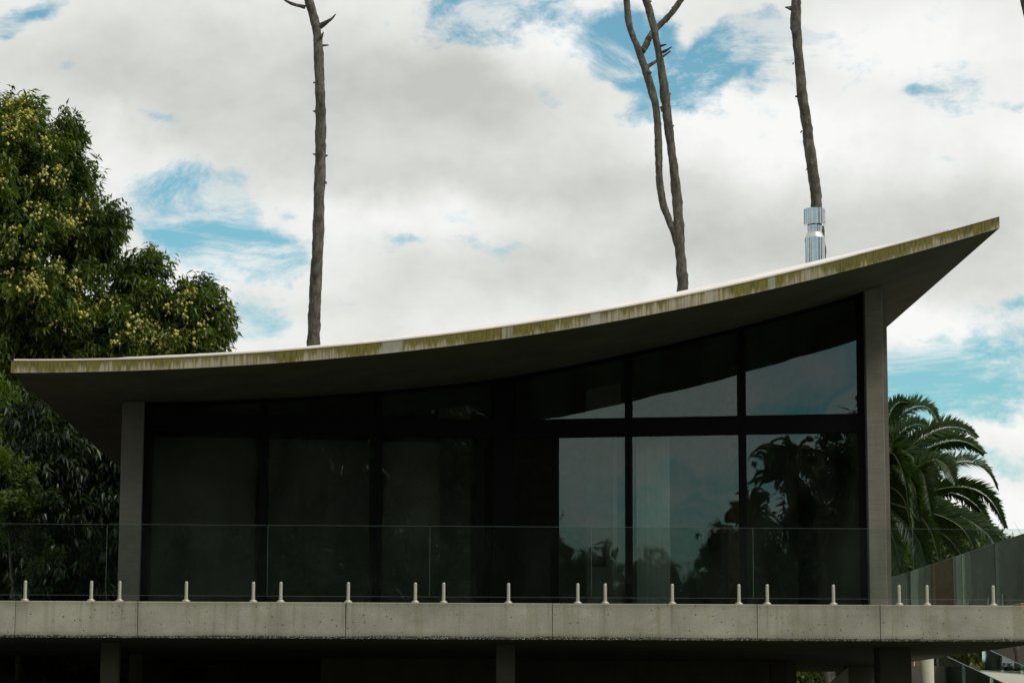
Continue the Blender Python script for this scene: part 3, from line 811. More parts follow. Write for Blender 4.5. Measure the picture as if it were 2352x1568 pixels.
# roller blinds drawn down behind the left doors
M['blind'] = plain('grey blind', (.056, .052, .042), .9, var=.2, scale=2)
for xa, xb, lab in ((352, 590, 'grey roller blind behind the leftmost sliding door'), (620, 853, 'grey roller blind behind the second sliding door from the left'), (884, 1016, 'narrow grey roller blind behind the door left of the dark centre gap')):
    P, Q = planes['L']; A, B = on_plane(xa, P, Q), on_plane(xb, P, Q); n = np.array([-(Q[1]-P[1]), Q[0]-P[0]]); n /= np.linalg.norm(n)
    A, B = A+n*.28, B+n*.28
    bl = empty('roller_blind', ((A[0]+B[0])/2, (A[1]+B[1])/2, ZH-.1), lab, 'blind', 'roller blinds behind the left doors')
    MB().prism([A, B, B+n*.006, A+n*.006], ZD+.07, ZH-.05).build('cloth', M['blind'], bl)
    MB().prism([A-n*.03, B-n*.03, B+n*.04, A+n*.04], ZH-.06, ZH+.02).build('roller', M['frame'], bl)
    MB().prism([A-n*.008, B-n*.008, B+n*.014, A+n*.014], ZD+.04, ZD+.07).build('bottom_bar', M['edge'], bl)
# dark square picture inside
P_ = at(1375, 1277, 43.9)
pic = MB().box((P_[0]-.13, 43.93, P_[2]-.17), (P_[0]+.13, 43.97, P_[2]+.17)).build('picture', M['frame'])
tag(pic, 'small dark square picture on the inner wall behind the narrow sliding door', 'picture')

# ------------------------------------------------------------------ bare pines
YP = 62.0
def trunk_path(zf, rows, extra_up=3.5):
    c, r = [], []
    for y, a, b in rows:
        xa, yv = zf(a, y); xb, _ = zf(b, y)
        p = at((xa+xb)/2, yv, YP); c.append(p); r.append((xb-xa)/2*YP/F)
    return c, r
def to_ground(c, r, lean=(0, 0)):
    b = c[-1]; gzv = float(ground_h(b[0], YP))-.1
    c = c + [np.array([b[0]+lean[0]*.5, YP, (b[2]+gzv)/2]), np.array([b[0]+lean[0], YP, gzv])]
    return c, r + [r[-1]*1.2, r[-1]*1.6]
def pine(label, stems, stubs, zf, seed, group='bare pine trunks behind the house'):
    c0, r0 = trunk_path(zf, stems[0]); c0, r0 = to_ground(c0, r0)
    t = empty('bare_pine', c0[-1], label, 'tree', group)
    up = c0[0] + (c0[0]-c0[1])/np.linalg.norm(c0[0]-c0[1])*2.5
    limb('trunk', [up]+c0, [r0[0]*.85]+r0, M['bark'], t, 18, .5, seed)
    for k, rows in enumerate(stems[1:]):
        c, r = trunk_path(zf, rows)
        up = c[0] + (c[0]-c[1])/np.linalg.norm(c[0]-c[1])*2.5
        limb('second_stem', [up]+c, [r[0]*.85]+r, M['bark'], t, 18, .5, seed+5)
    for k, (pts, ra, rb) in enumerate(stubs):
        P = [at(*zf(x, y), YP + dy) for x, y, dy in pts]
        limb('branch' if len(pts) > 2 else 'stub', P, np.linspace(ra, rb, len(P)), M['bark'], t, 8, .6, seed+20+k)
    return t
z8 = zs(650, 0, 1.743); z7 = zs(1500, 0, 2.24)
pine('single straight bare pine trunk behind the low left part of the roof',
     [[(0, 195, 232), (60, 212, 250), (120, 232, 271), (230, 234, 276), (350, 238, 281), (480, 243, 287), (600, 239, 287), (700, 240, 288), (850, 236, 284), (1000, 230, 279), (1150, 220, 272), (1300, 213, 266), (1500, 203, 260), (1560, 202, 260)]],
     [([(195, 33, 0), (165, 25, .05), (130, 15, .1), (98, -6, .2)], .05, .025), ([(262, 116, 0), (290, 98, -.1), (312, 84, -.15), (330, 62, -.2)], .075, .012),
      ([(266, 165, -.1), (277, 140, -.25)], .04, .01), ([(272, 199, 0), (298, 197, -.1)], .03, .015), ([(244, 487, 0), (231, 484, 0)], .035, .015), ([(242, 674, 0), (229, 671, 0)], .03, .012), ([(286, 680, 0), (296, 677, 0)], .035, .014),
      ([(284, 800, 0), (288, 790, 0)], .04, .02), ([(238, 362, 0), (233, 358, 0)], .03, .015)], z8, 11)
pine('forked bare pine trunk with two stems, behind the middle of the roof',
     [[(0, 235, 280), (75, 258, 302), (150, 281, 322), (300, 312, 351), (400, 327, 370), (500, 335, 386), (600, 347, 398), (700, 359, 411), (800, 366, 418), (900, 381, 432), (1050, 398, 455), (1200, 410, 463), (1320, 413, 472), (1450, 427, 484), (1560, 431, 497), (1640, 432, 500)],
      [(0, 127, 168), (80, 135, 174), (150, 150, 184), (220, 172, 206), (290, 198, 243), (400, 235, 277), (500, 266, 312), (600, 293, 336), (680, 301, 343), (770, 305, 347), (900, 307, 349), (1000, 313, 356), (1130, 327, 365), (1240, 368, 410), (1330, 402, 446), (1400, 428, 462)]],
     [([(236, 290, 0), (258, 245, .05), (300, 178, .45), (345, 132, .45), (385, 88, .4), (420, 50, .4), (462, -12, .4)], .085, .07), ([(266, 374, 0), (290, 358, .3), (318, 343, .35), (360, 312, .35), (395, 286, .3)], .055, .02),
      ([(352, 292, -.05), (378, 280, -.2), (402, 263, -.3)], .04, .012), ([(343, 258, 0), (371, 250, -.2)], .035, .015), ([(270, 400, -.1), (284, 410, -.2)], .05, .03), ([(283, 10, 0), (288, 4, 0)], .03, .01), ([(342, 600, 0), (346, 625, -.1)], .03, .02),
      ([(390, 530, 0), (394, 522, 0)], .03, .02), ([(408, 706, 0), (414, 704, 0)], .03, .02), ([(405, 48, .4), (410, 36, .4)], .03, .012), ([(370, 122, .4), (380, 126, .4)], .025, .01)], z7, 31)
pine('single bare pine trunk rising behind the steel chimney flue',
     [[(0, 1068, 1123), (80, 1064, 1124), (150, 1070, 1129), (250, 1078, 1133), (350, 1086, 1140), (450, 1098, 1155), (540, 1105, 1164), (600, 1113, 1172), (700, 1126, 1186), (780, 1137, 1196), (830, 1143, 1208), (900, 1155, 1217), (1000, 1165, 1228), (1150, 1183, 1245), (1300, 1196, 1257), (1440, 1206, 1268), (1560, 1212, 1276)]],
     [([(1070, 48, 0), (1036, 41, -.1)], .06, .012), ([(1072, 155, 0), (1064, 153, 0)], .03, .015), ([(1084, 356, 0), (1077, 356, 0)], .03, .015), ([(1105, 541, 0), (1092, 541, 0)], .035, .015), ([(1130, 740, 0), (1124, 736, 0)], .05, .03),
      ([(1158, 950, 0), (1154, 948, 0)], .03, .02)], z7, 51)
idz = lambda x, y: (x, y)
pine('dark trunk edge showing at the top right corner of the sky', [[(-40, 2337, 2372), (45, 2352, 2387), (140, 2368, 2404), (400, 2400, 2440), (800, 2415, 2460)]], [], idz, 71)

# ------------------------------------------------------------------ big flowering tree on the left
def lobe(x, y, Y, rx, ry, rz=None):
    p = at(x, y, Y); k = Y/F
    return p, (rx*k, (rz if rz else (rx+ry)/2)*k, ry*k)
YT = 58.0
lobes = [lobe(-60, 420, YT, 200, 215), lobe(70, 330, YT, 100, 110), lobe(150, 480, YT, 125, 130), lobe(60, 640, YT-.5, 170, 150), lobe(205, 545, YT+.3, 70, 70), lobe(-20, 760, YT-.5, 220, 130),
         lobe(335, 680, YT+.5, 95, 92), lobe(430, 745, YT+.3, 92, 100), lobe(250, 800, YT, 130, 90), lobe(130, 880, YT+.4, 190, 110), lobe(-120, 950, YT, 220, 180), lobe(380, 850, YT+.6, 130, 80)]
rg = np.random.default_rng(21)
V, Fq, rn, TP, TD = crown(lobes, 52, 12, .225, .28, .6, .26, rg, span=.38, clump_n=13, inner=.15)
base = at(-30, 900, YT); gb = float(ground_h(base[0], YT))
tree = empty('flowering_tree', (base[0], YT, gb), 'large dense evergreen with cream blossom clusters at the left, behind the roof', 'tree')
tag(link('crown', mesh('crown', V, Fq, False, {'rnd': rn}), M['leaf'], tree), kind='stuff')
limb('trunk', [(base[0], YT, gb-.1), (base[0]+.1, YT, gb+2.5), (base[0]-.1, YT+.1, base[2]), tuple(lobes[0][0])], [.34, .28, .24, .1], M['bark'], tree, 14, 1, 3)
for k in (2, 3, 6, 7, 9):
    c = np.array(lobes[k][0]); s0 = np.array([base[0], YT, base[2]-1.0+.2*k])
    limb('limb', [s0, (s0+c)/2+np.array([0, 0, .3]), c], [.14, .09, .03], M['bark'], tree, 8, 1, 80+k)
# blossom: clusters of small pompoms near the lit outside of the crown
sel_px = [(60, 280, 90, 50, 85), (130, 440, 45, 60, 30), (165, 520, 35, 60, 34), (40, 620, 90, 60, 50), (120, 690, 90, 60, 60), (160, 740, 60, 40, 16), (370, 760, 90, 55, 60), (330, 790, 60, 40, 24), (420, 710, 50, 50, 14), (20, 480, 60, 90, 10), (90, 400, 80, 40, 14)]
pts = []
outer = TP[TP[:, 1] < YT + .2]
d_ = outer - np.array([0, 0, CAMZ]); dep = d_ @ _f
pxx = VW/2 + F*(d_ @ _r)/dep; pyy = VH/2 - F*(d_ @ _u)/dep
for x, y, sx_, sy_, n in sel_px:                    # bunches at places in the crown
    w = np.exp(-((pxx-x)/sx_)**2 - ((pyy-y)/sy_)**2 - (outer[:, 1]-YT+3.0)*.9)
    k = rg.choice(len(outer), n, replace=False, p=w/w.sum()); pts.append(outer[k])
pts = np.vstack(pts)
cl = (pts[:, None] + rg.normal(0, .075, (len(pts), 12, 3)) + np.array([0, -.08, .02])).reshape(-1, 3)
V, Fq, rn = balls(cl, rg.uniform(.02, .05, len(cl)), np.clip(rg.normal(.5, .3, len(cl)), 0, 1))
tag(link('blossom', mesh('blossom', V, Fq, True, {'rnd': rn}), M['flower'], tree), kind='stuff')

def leafy(name, label, cat, lobes, density, per, leaf, wid, mt, seed, droop=.4, group=None, trunk=True, clump=.3, span=.3, inner=.25):
    rg_ = np.random.default_rng(seed)
    V, Fq, rn, TP_, _ = crown(lobes, density, per, leaf, wid, droop, clump, rg_, span=span, inner=inner)
    c = np.mean([l[0] for l in lobes], axis=0); g_ = float(ground_h(c[0], c[1]))
    t = empty(name, (c[0], c[1], g_), label, cat, group)
    tag(link('crown' if trunk else 'foliage', mesh(name+'_leaves', V, Fq, False, {'rnd': rn}), mt, t), kind='stuff')
    big = max(lobes, key=lambda l: l[1][0])[0]
    limb('trunk' if trunk else 'stem', [(c[0], c[1], g_-.1), tuple((np.array(c)+np.array([c[0], c[1], g_]))/2), tuple(big)], [.05*leaf/.15+.05, .05, .02], M['bark'], t, 8, 1, seed)
    return t
# dark mass of leaves beside and under the left eave
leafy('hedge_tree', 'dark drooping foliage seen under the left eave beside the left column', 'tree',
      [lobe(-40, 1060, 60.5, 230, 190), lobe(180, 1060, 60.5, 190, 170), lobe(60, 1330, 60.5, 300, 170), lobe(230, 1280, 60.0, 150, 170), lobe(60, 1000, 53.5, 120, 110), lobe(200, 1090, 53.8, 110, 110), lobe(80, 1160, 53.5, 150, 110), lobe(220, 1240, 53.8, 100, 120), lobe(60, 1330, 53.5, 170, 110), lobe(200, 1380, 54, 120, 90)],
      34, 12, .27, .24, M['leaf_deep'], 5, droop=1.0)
leafy('shrub', 'bright green leafy shrub standing left of the house behind the glass', 'shrub',
      [lobe(30, 1120, 44.5, 60, 60), lobe(75, 1180, 44.5, 60, 60), lobe(20, 1220, 44.3, 70, 70), lobe(95, 1275, 44.6, 50, 45)],
      60, 10, .12, .40, M['leaf'], 6, droop=.1, trunk=False, clump=.22)
leafy('shrub', 'yellow green sprigs at the left picture edge below the roof corner', 'shrub',
      [lobe(-14, 905, 41.5, 45, 30), lobe(-10, 985, 41.5, 50, 45), lobe(-30, 1060, 41.5, 40, 50)],
      75, 10, .15, .2, M['leaf_young'], 8, droop=-.1, trunk=False, clump=.22)
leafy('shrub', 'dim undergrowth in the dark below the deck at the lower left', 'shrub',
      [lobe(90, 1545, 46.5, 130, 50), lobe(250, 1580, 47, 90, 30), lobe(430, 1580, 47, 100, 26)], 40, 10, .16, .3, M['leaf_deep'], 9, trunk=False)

# ------------------------------------------------------------------ right of the house: palm, bushes, posts
YPM = 78.0
zp = zs(2190, 960, 3.016)
pc = at(*zp(-60, 830), YPM)
palm = empty('date_palm', (pc[0], YPM, float(ground_h(pc[0], YPM))), 'date palm with long arching feathery fronds right of the concrete column', 'palm tree')
limb('trunk', [(pc[0], YPM, float(ground_h(pc[0], YPM))-.1), (pc[0], YPM, pc[2]-1.0), (pc[0], YPM, pc[2])], [.34, .34, .4], M['palm_bark'], palm, 16, 1.4, 2)
def bez(P, n):
    P = np.asarray(P, float); L = np.r_[0, np.cumsum(np.linalg.norm(np.diff(P, axis=0), axis=1))]
    t = np.linspace(0, L[-1], n); Q = np.stack([np.interp(t, L, P[:, k]) for k in range(3)], 1)
    for _ in range(n//5): Q[1:-1] = (Q[:-2]+2*Q[1:-1]+Q[2:])/4
    return Q
def frond_mesh(path, leaf=.42, pairs=64, rg=rng, start=.12, hang=.25):
    Q = bez(path, 40); T = unit(np.gradient(Q, axis=0))
    t = np.linspace(start, .995, pairs); idx = t*39
    P = np.stack([np.interp(idx, np.arange(40), Q[:, k]) for k in range(3)], 1)
    D = unit(np.stack([np.interp(idx, np.arange(40), T[:, k]) for k in range(3)], 1))
    side = unit(np.cross(D, np.array([0, .0, 1.0])) + 1e-6); upv = unit(np.cross(side, D))
    ph_ = rg.uniform(.55, 1.15)*rg.choice([-1, 1]); side, upv = side*math.cos(ph_)+upv*math.sin(ph_), upv*math.cos(ph_)-side*math.sin(ph_)
    prof = np.clip(np.minimum(t*4.0, (1.08-t)*2.6), .25, 1)
    VV, FF, RR = [], [], []; off = 0
    for s in (-1, 1):
        d = unit(D*rg.uniform(.75, .95, (pairs, 1)) + side*s*.75 + upv*.55*rg.uniform(.5, 1.2, (pairs, 1)) + rg.normal(0, .07, (pairs, 3)) - np.array([0, 0, hang]))
        ln = leaf*prof*rg.uniform(.85, 1.1, pairs)
        v, f4, r4 = blades(P, d, unit(upv+side*s*-.6), ln, .075, np.clip(rg.normal(.45, .22, pairs), 0, 1), .10)
        VV.append(v); FF.append(f4+off); RR.append(r4); off += len(v)
    return np.vstack(VV), np.vstack(FF), np.concatenate(RR), Q
C0 = (-60, 830)
FR = [([(-20, 640), (60, 380), (110, 190), (180, 112), (240, 140)], -.6), ([(0, 600), (110, 330), (230, 190), (350, 150), (430, 185), (462, 275)], -.4), ([(20, 640), (130, 430), (240, 320), (330, 290), (384, 314)], -1.0),
      ([(60, 700), (200, 520), (350, 395), (540, 312), (690, 335), (755, 398)], -.2), ([(80, 720), (250, 580), (430, 455), (610, 412), (730, 450), (812, 520)], .4), ([(100, 780), (240, 670), (390, 575), (490, 570), (555, 640), (600, 745)], -1.2),
      ([(120, 800), (380, 680), (560, 600), (700, 570), (820, 620), (890, 710), (910, 785)], .8), ([(120, 870), (390, 810), (600, 762), (770, 790), (890, 890), (972, 1075)], 0), ([(150, 880), (420, 820), (600, 815), (740, 890), (810, 970), (850, 1045)], .9),
      ([(20, 800), (120, 770), (215, 860), (262, 1085)], -1.8), ([(120, 900), (310, 960), (420, 1110), (484, 1375)], -1.5), ([(100, 880), (300, 950), (500, 990), (660, 1080), (740, 1240)], -.8), ([(100, 900), (330, 930), (600, 990), (850, 1070), (1000, 1210)], .9),
      ([(60, 900), (200, 1020), (330, 1180), (390, 1420)], -1.0), ([(40, 930), (110, 1090), (170, 1290), (200, 1490)], -1.4), ([(100, 940), (340, 1040), (560, 1160), (680, 1350)], .3), ([(60, 560), (90, 430), (110, 400), (125, 500)], -1.9), ([(100, 860), (400, 900), (700, 1020), (880, 1150), (930, 1300)], -.5),
      ([(-200, 560), (-260, 300), (-380, 190), (-520, 240)], .3), ([(-220, 700), (-420, 520), (-600, 500), (-760, 640)], 0), ([(-60, 520), (-90, 260), (-60, 110), (60, 60)], .8), ([(-200, 860), (-420, 820), (-600, 980), (-680, 1180)], -.5), ([(-100, 980), (-160, 1200), (-180, 1420), (-170, 1560)], -.6)]
rgp = np.random.default_rng(3)
for k in range(26):                                  # the rest of the crown, all round
    a = k*2.399; out = rgp.uniform(330, 560); up_ = rgp.uniform(-60, 480)
    cx_, sx_ = math.cos(a), math.sin(a)
    FR.append(([(-60+cx_*out*.35, 830-up_*.75-60), (-60+cx_*out*.7, 830-up_*.9-20), (-60+cx_*out, 830-up_*.55+60), (-60+cx_*out*1.12, 830-up_*.2+230)], sx_*2.6))
for pts_, dy in FR:
    path = [at(*zp(*C0), YPM)] + [at(*zp(x, y), YPM + dy*(k+1)/len(pts_)*1.3) for k, (x, y) in enumerate(pts_)]
    V, Fq, rn, Q = frond_mesh(path, .58, 150, rgp)
    fr = link('frond', mesh('frond', V, Fq, False, {'rnd': rn}), M['palm'], palm)
    V, f4 = tube(Q[::3], np.linspace(.034, .008, len(Q[::3])), 6)
    link('midrib', mesh('midrib', V, f4, True), M['rachis'], fr)

leafy('bush', 'bright green bush in the middle of the lower palm fronds', 'bush', [lobe(2110, 1190, 84, 60, 55), lobe(2180, 1215, 84, 70, 45), lobe(2240, 1245, 84, 60, 40), lobe(2080, 1230, 84, 70, 60)], 9, 11, .34, .42, M['leaf'], 12, trunk=False, clump=.25, span=.5)
leafy('bush', 'dark hedge below the palm behind the side glass', 'bush', [lobe(2120, 1270, 86, 110, 60), lobe(2240, 1285, 86, 110, 60), lobe(2060, 1250, 87, 90, 70), lobe(2160, 1330, 88, 230, 110), lobe(2080, 1330, 82, 90, 80), lobe(2190, 1330, 82, 90, 75), lobe(2290, 1330, 82, 80, 70), lobe(2360, 1350, 82, 80, 75), lobe(2150, 1430, 82, 200, 60), lobe(2330, 1440, 82, 160, 60)], 9, 12, .36, .3, M['leaf'], 13, trunk=False, clump=.25, span=.5)
# strap-leaved plants at the right edge
def strap_plant(x, y, Y, n, ln, label, seed):
    rg_ = np.random.default_rng(seed); b = at(x, y, Y); g_ = float(ground_h(b[0], Y))
    t = empty('strap_plant', (b[0], Y, g_), label, 'plant')
    limb('stem', [(b[0], Y, g_-.1), tuple(b)], [.08, .05], M['palm_bark'], t, 8, 1, seed)
    for k in range(n):
        a = rg_.uniform(0, 2*math.pi); el = rg_.uniform(.8, 1.5)
        d = np.array([[math.cos(a)*math.cos(el), math.sin(a)*math.cos(el), math.sin(el)]])
        nn = np.array([[-math.cos(a)*math.sin(el), -math.sin(a)*math.sin(el), math.cos(el)]])
        V, Fq, rn = blades(b[None], d, nn, ln*rg_.uniform(.7, 1.1), .10, np.array([rg_.uniform(0, 1)]), .25)
        link('leaf', mesh('strap_leaf', V, Fq, False, {'rnd': rn}), M['palm'], t)
strap_plant(2330, 1300, 58, 9, .85, 'upright strap-leaved plant behind the side glass near the right edge', 4)
strap_plant(2362, 1290, 60, 12, 1.0, 'tall spiky plant half cut off by the right picture edge', 5)
# brown board fence seen through the glass
fx0, fx1 = at(2040, 1400, 70)[0], at(2420, 1400, 70)[0]
fz = at(2200, 1375, 70)[2]; g_ = float(ground_h(fx0, 70))
fence = empty('board_fence', ((fx0+fx1)/2, 70, g_), 'brown upright board fence behind the side glass', 'fence')
nb = 26; bw = (fx1-fx0)/nb
brd = MB().box((0, 0, g_-.1), (bw*.92, .03, fz)); brm = mesh('board', brd.V, brd.F)
for k in range(nb):
    o = link('board', brm, M['brown_wood'], fence); o.location = (fx0+k*bw, 70+rng.uniform(-.01, .01), rng.uniform(-.06, .03))
MB().box((fx0, 70.04, fz-.4), (fx1, 70.1, fz-.3)).build('fence_rail', M['brown_wood'], fence)
for x, lab in ((2322, 'round terracotta pot on the ground behind the spigot, left one'), (2341, 'round terracotta pot behind the glass, nearest the right edge')):
    p = at(x, 1388, 60); g_ = float(ground_h(p[0], 60)); h = at(x, 1374, 60)[2] - p[2]
    z0_ = p[2]-.1
    mb = MB().lathe((p[0], 60, z0_), [(.07, 0), (.10, .08), (.115, .16), (.10, h+.1), (.115, h+.11), (.115, h+.14), (.09, h+.14), (.085, h+.08)], 20)
    o = tag(mb.build('plant_pot', M['terracotta'], smooth=True), lab, 'pot', 'terracotta pots')
p = at(2322, 1388, 60)
tag(MB().box((p[0]-.4, 59.7, float(ground_h(p[0], 60))-.1), (p[0]+1.2, 60.4, p[2]-.1)).build('garden_wall', M['under']), 'low wall carrying the terracotta pots', 'wall')

tag(MB().box((7.0, 54.6, -.1), (7.25, 66, ZD+1.7)).build('garden_wall', M['column']), 'grey garden wall running back behind the house, mirrored in the side glass', 'wall')
# lower terrace at the bottom right: ramp, round column, raking glass
ramp_p = [at(2098, 1538, 58), at(2420, 1538, 56), at(2480, 1600, 44), at(2098, 1612, 44)]
V = [tuple(p) for p in ramp_p] + [(p[0], p[1], p[2]-.25) for p in ramp_p]
tag(link('ramp', mesh('ramp', V, [(0, 3, 2, 1), (4, 5, 6, 7), (0, 1, 5, 4), (1, 2, 6, 5), (2, 3, 7, 6), (3, 0, 4, 7)]), M['path']), 'pale paved garden ramp at the lower right', kind='structure')
p = at(2130, 1540, 47)
MB().lathe((p[0], 47, 0), [(15*47/F, -.2), (15*47/F, ZS+.22)], 32).build('round_column', M['pale_post'], house, smooth=True)
def rake(label, pts, Y0, Y1, drop, nsp, seed):
    """glass balustrade stepping down the ramp between two sight points"""
    A, B = at(*pts[0], Y0), at(*pts[1], Y1)
    t = empty('raking_balustrade', tuple((A+B)/2-np.array([0, 0, drop])), label, 'balustrade', 'raking glass balustrades by the ramp')
    d = unit((B-A)*np.array([1, 1, 0])); n = np.array([-d[1], d[0], 0])
    segs = 4
    for k in range(segs):
        a = A + (B-A)*(k+.01)/segs; b = A + (B-A)*(k+.99)/segs; e = n*.006
        V = [a-e, b-e, b+e, a+e]; V = [v-np.array([0, 0, drop]) for v in V] + V
        g = link('glass_panel', mesh('rake_panel', V, [(3, 2, 1, 0), (4, 5, 6, 7), (0, 1, 5, 4), (1, 2, 6, 5), (2, 3, 7, 6), (3, 0, 4, 7)]), M['rail'], t)
        u3 = np.array([0, 0, .012]); V2 = [a-e*1.3, b-e*1.3, b+e*1.3, a+e*1.3]; V2 = V2 + [v+u3 for v in V2]
        link('polished_edge', mesh('rake_edge', V2, [(3, 2, 1, 0), (4, 5, 6, 7), (0, 1, 5, 4), (1, 2, 6, 5), (2, 3, 7, 6), (3, 0, 4, 7)]), M['edge'], g)
    for k in range(nsp):
        q = A + (B-A)*(k+.5)/nsp
        s = link('spigot', sm, M['steel'], t); s.location = (q[0], q[1], q[2]-drop-.09); s.rotation_euler = (0, 0, math.atan2(d[1], d[0]))
    return t
rake('raking glass balustrade nearer the round pale column, going down to the right', [(2150, 1496), (2352+60, 1618)], 50, 45, .75, 6, 1)
rake('raking glass balustrade further right by the leafy bank, going down to the right', [(2255, 1484), (2352+90, 1572)], 57, 52, .9, 5, 2)
leafy('bush', 'dark leafy bank at the bottom right corner beyond the glass', 'bush', [lobe(2240, 1500, 66, 110, 30), lobe(2330, 1500, 64, 70, 30), lobe(2170, 1500, 66, 60, 26), lobe(2400, 1500, 64, 60, 40)], 26, 10, .2, .3, M['leaf'], 14, trunk=False)
leafy('bush', 'green bush seen through the gap under the deck', 'bush', [lobe(1880, 1560, 62, 60, 30), lobe(1930, 1550, 62, 60, 30), lobe(1900, 1570, 63, 90, 40)], 75, 11, .16, .35, M['leaf'], 15, trunk=False)

# ------------------------------------------------------------------ behind the viewpoint: what the glass mirrors
rgb = np.random.default_rng(40)
V, Fq, rn, _, _ = crown([((0, 0, 9.5), (3.6, 3.6, 3.4)), ((1.8, .6, 7.2), (2.6, 2.6, 2.2)), ((-1.8, -.5, 7.0), (2.6, 2.6, 2.2)), ((.3, .4, 12.2), (2.2, 2.2, 2.0)), ((0, 0, 5.0), (3.0, 3.0, 1.6))], 7, 12, .5, .3, .4, .3, rgb, span=.7)
bt_me = mesh('mirrored_crown', V, Fq, False, {'rnd': rn}); bt_me.materials.append(M['leaf_far'])
Vt, ft = tube([(0, 0, -.3), (.15, .1, 5), (0, 0, 12)], [.32, .24, .08], 10, 1, 9)
tk_me = mesh('mirrored_trunk', Vt, ft, True); tk_me.materials.append(M['bark'])
def mirror_at(px, py, half, Yb):
    """where the sight line, reflected in one half of the glazing, reaches the plane at Yb behind the viewpoint"""
    P, Q = planes[half]; h = on_plane(px, P, Q); d = ray(px, py); d = d/np.linalg.norm(d[:2])
    n = np.array([-(Q[1]-P[1]), Q[0]-P[0]]); n /= np.linalg.norm(n)
    r2 = d[:2] - 2*(d[:2] @ n)*n; t_ = (Yb-h[1])/r2[1]
    return h[0]+r2[0]*t_, CAMZ + d[2]*(np.linalg.norm(h)+t_)
spots = [('R', 1960, 975, -62, 1.0, 0), ('R', 2090, 900, -66, 1.1, 0), ('R', 1850, 1130, -60, .6, 0), ('R', 1640, 1205, -66, .55, 0), ('R', 1725, 1180, -70, .6, 0), ('R', 1225, 1130, -62, .55, 0), ('R', 1380, 1262, -80, .6, 0), ('R', 1290, 1270, -74, .6, 0), ('R', 1500, 1275, -84, .7, 0),
         ('L', 250, 820, -62, 1.5, 3.0), ('L', 420, 800, -66, 1.5, 8), ('L', 590, 790, -60, 1.5, 8), ('L', 760, 800, -66, 1.5, 8), ('L', 510, 1190, -90, 1.1, 3), ('L', 690, 1185, -92, 1.1, 3), ('L', 900, 800, -61, 1.5, 1.0), ('L', 1010, 860, -66, 1.3, 0), ('L', 1180, 930, -64, 1.0, 0),
         ('B', -19, 12.5, -64, 1.0, 0), ('B', -15, 14.5, -60, 1.0, 0), ('B', -11, 13.5, -63, 1.1, 0), ('B', -7, 15, -60, 1.1, 0), ('B', -3, 14, -64, 1.1, 0), ('B', 1, 15, -61, 1.1, 0), ('B', 5, 14, -64, 1.1, 0),
         ('B', -58, 27, -12, 1.5, 6), ('B', 48, 30, -8, 1.6, 7), ('B', 66, 26, 22, 1.6, 4), ('B', -16.5, 14, 34, 1.1, 0),  # last one is added out of view to shade the left column
         ('L', 350, 1255, -52, .75, 0), ('L', 480, 1225, -54, .75, 0), ('L', 640, 1215, -52, .75, 0), ('L', 800, 1235, -54, .75, 0), ('L', 940, 1180, -52, .75, 0)]
RLAB = ['broad dark tree mirrored at the right side of the rightmost door', 'tallest dark tree mirrored behind the right column end of the rightmost door', 'dark tree mirrored below the palms in the rightmost door', 'low rounded tree mirrored left of the thick upright in the wide sliding door',
        'rounded tree mirrored just left of the rightmost door', 'tree mirrored at the left edge of the narrow right door', 'low hedge tree mirrored by the small dark picture', 'low tree mirrored at the lower left of the narrow right door', 'low rounded tree mirrored over the pale curtain']
ALAB = ['tall tree far off left of the deck, mirrored in the steel flue', 'tall tree far off to the right, mirrored in the steel flue', 'tall tree right of the house beyond the picture edge', 'unseen leafy tree added left of the deck to shade the left column']
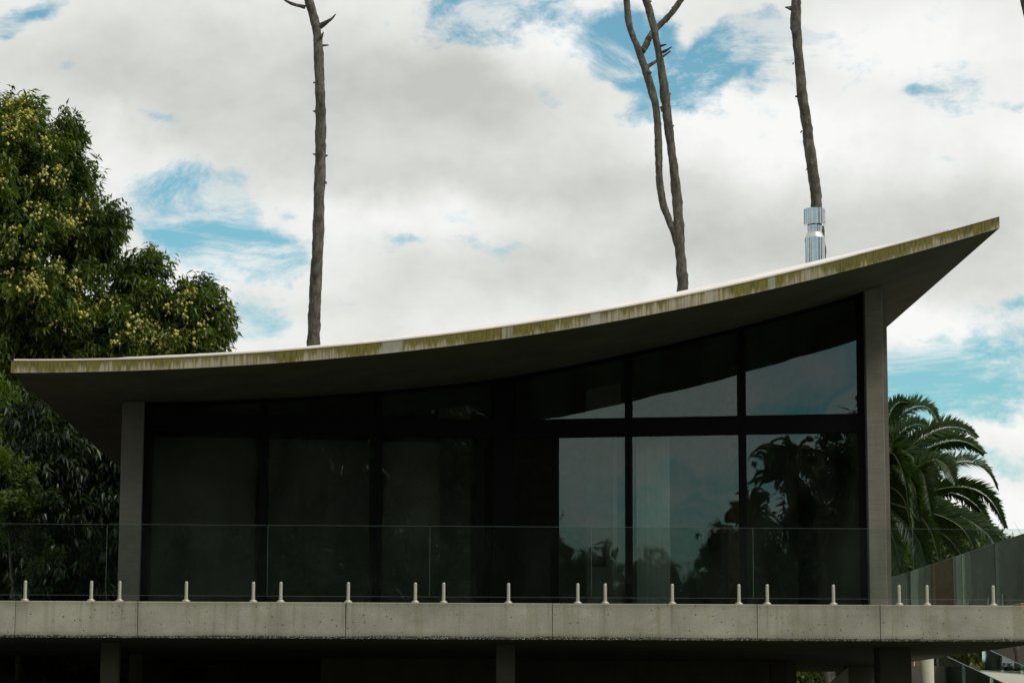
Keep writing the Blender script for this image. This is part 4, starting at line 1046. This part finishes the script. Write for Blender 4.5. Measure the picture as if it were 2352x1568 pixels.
for k, (half, px, py, y, wd, lift) in enumerate(spots):
    x, zt = mirror_at(px, py, half, y) if half != 'B' else (px, py); z = float(ground_h(x, y)); s_ = (zt-z)/(14.2+lift)
    if half == 'R': lab, grp = RLAB[k], None
    elif half == 'L': lab, grp = 'tall dark tree mirrored in the left sliding doors', 'dark trees mirrored in the left doors'
    elif y > -40: lab, grp = ALAB[len([1 for q in spots[:k] if q[0] == 'B' and q[3] > -40])], None
    else: lab, grp = 'leafy tree behind the viewpoint, mirrored faintly in the balustrade glass', 'trees mirrored in the balustrade'
    t = empty('mirrored_tree', (x, y, z), lab, 'tree', grp)
    t.scale = (wd, wd, s_); t.rotation_euler = (0, 0, rgb.uniform(0, 6.28))
    for nm, me in (('crown', bt_me), ('trunk', tk_me)):
        o = bpy.data.objects.new(nm, me); COL.objects.link(o); o.parent = t
        if nm == 'crown': o['kind'] = 'stuff'; o.location = (0, 0, lift)
# a second palm, mirrored in the right door
for px0, py0, yb, sc_, rz_, lab in ((1718, 1185, -57, .5, .3, 'small palm mirrored at the left edge of the rightmost sliding door'), (1822, 1075, -60, .6, 2.6, 'taller palm mirrored in the rightmost door')):
    px_, pz_ = mirror_at(px0, py0, 'R', yb); gz_ = float(ground_h(px_, yb))
    pm = empty('mirrored_palm', (px_, yb, gz_), lab, 'palm tree', 'palms mirrored in the glass')
    place = Matrix.Translation((0, 0, pz_-gz_)) @ Matrix.Rotation(rz_, 4, 'Z') @ Matrix.Scale(sc_, 4) @ Matrix.Translation(-Vector(pc))
    limb('trunk', [(px_, yb, gz_-.1), (px_+.1, yb, (pz_+gz_)/2), (px_, yb, pz_)], [.26, .22, .26], M['palm_bark'], pm, 10, 1, 6)
    for ch in list(palm.children):
        if not ch.name.startswith('frond'): continue
        o = ch.copy(); COL.objects.link(o); o.parent = pm; o.matrix_parent_inverse = Matrix.Identity(4); o.matrix_basis = place
        for g2 in ch.children:
            h2 = g2.copy(); COL.objects.link(h2); h2.parent = o; h2.matrix_parent_inverse = Matrix.Identity(4)
# neighbouring house with a ribbed roof
nh = empty('neighbour_house', (-6, -30, 0), 'long low neighbouring house with ribbed grey roof, mirrored at the bottom of the glass', 'house')
MB().box((-34, -38, -.2), (30, -30, 3.0)).build('wall', M['render'], nh)
rf = MB().prism([(-34.5, -38.5), (30.5, -38.5), (30.5, -29.5), (-34.5, -29.5)], [5.2, 5.2, 2.9, 2.9], [5.35, 5.35, 3.05, 3.05]).build('roof', M['tile'], nh)
rb = MB()
for k in range(11):
    y = -38.3+k*.86; z = 5.35-(y+38.5)/9*2.3
    rb.box((-34.5, y, z-.05), (30.5, y+.12, z+.10))
tag(rb.build('roof_rib', M['frame'], rf), kind='stuff')
for k in range(8):
    x = -30+k*7.4
    w = MB().box((x, -30.06, .9), (x+2.2, -29.94, 2.3)).build('window', M['frame'], nh)
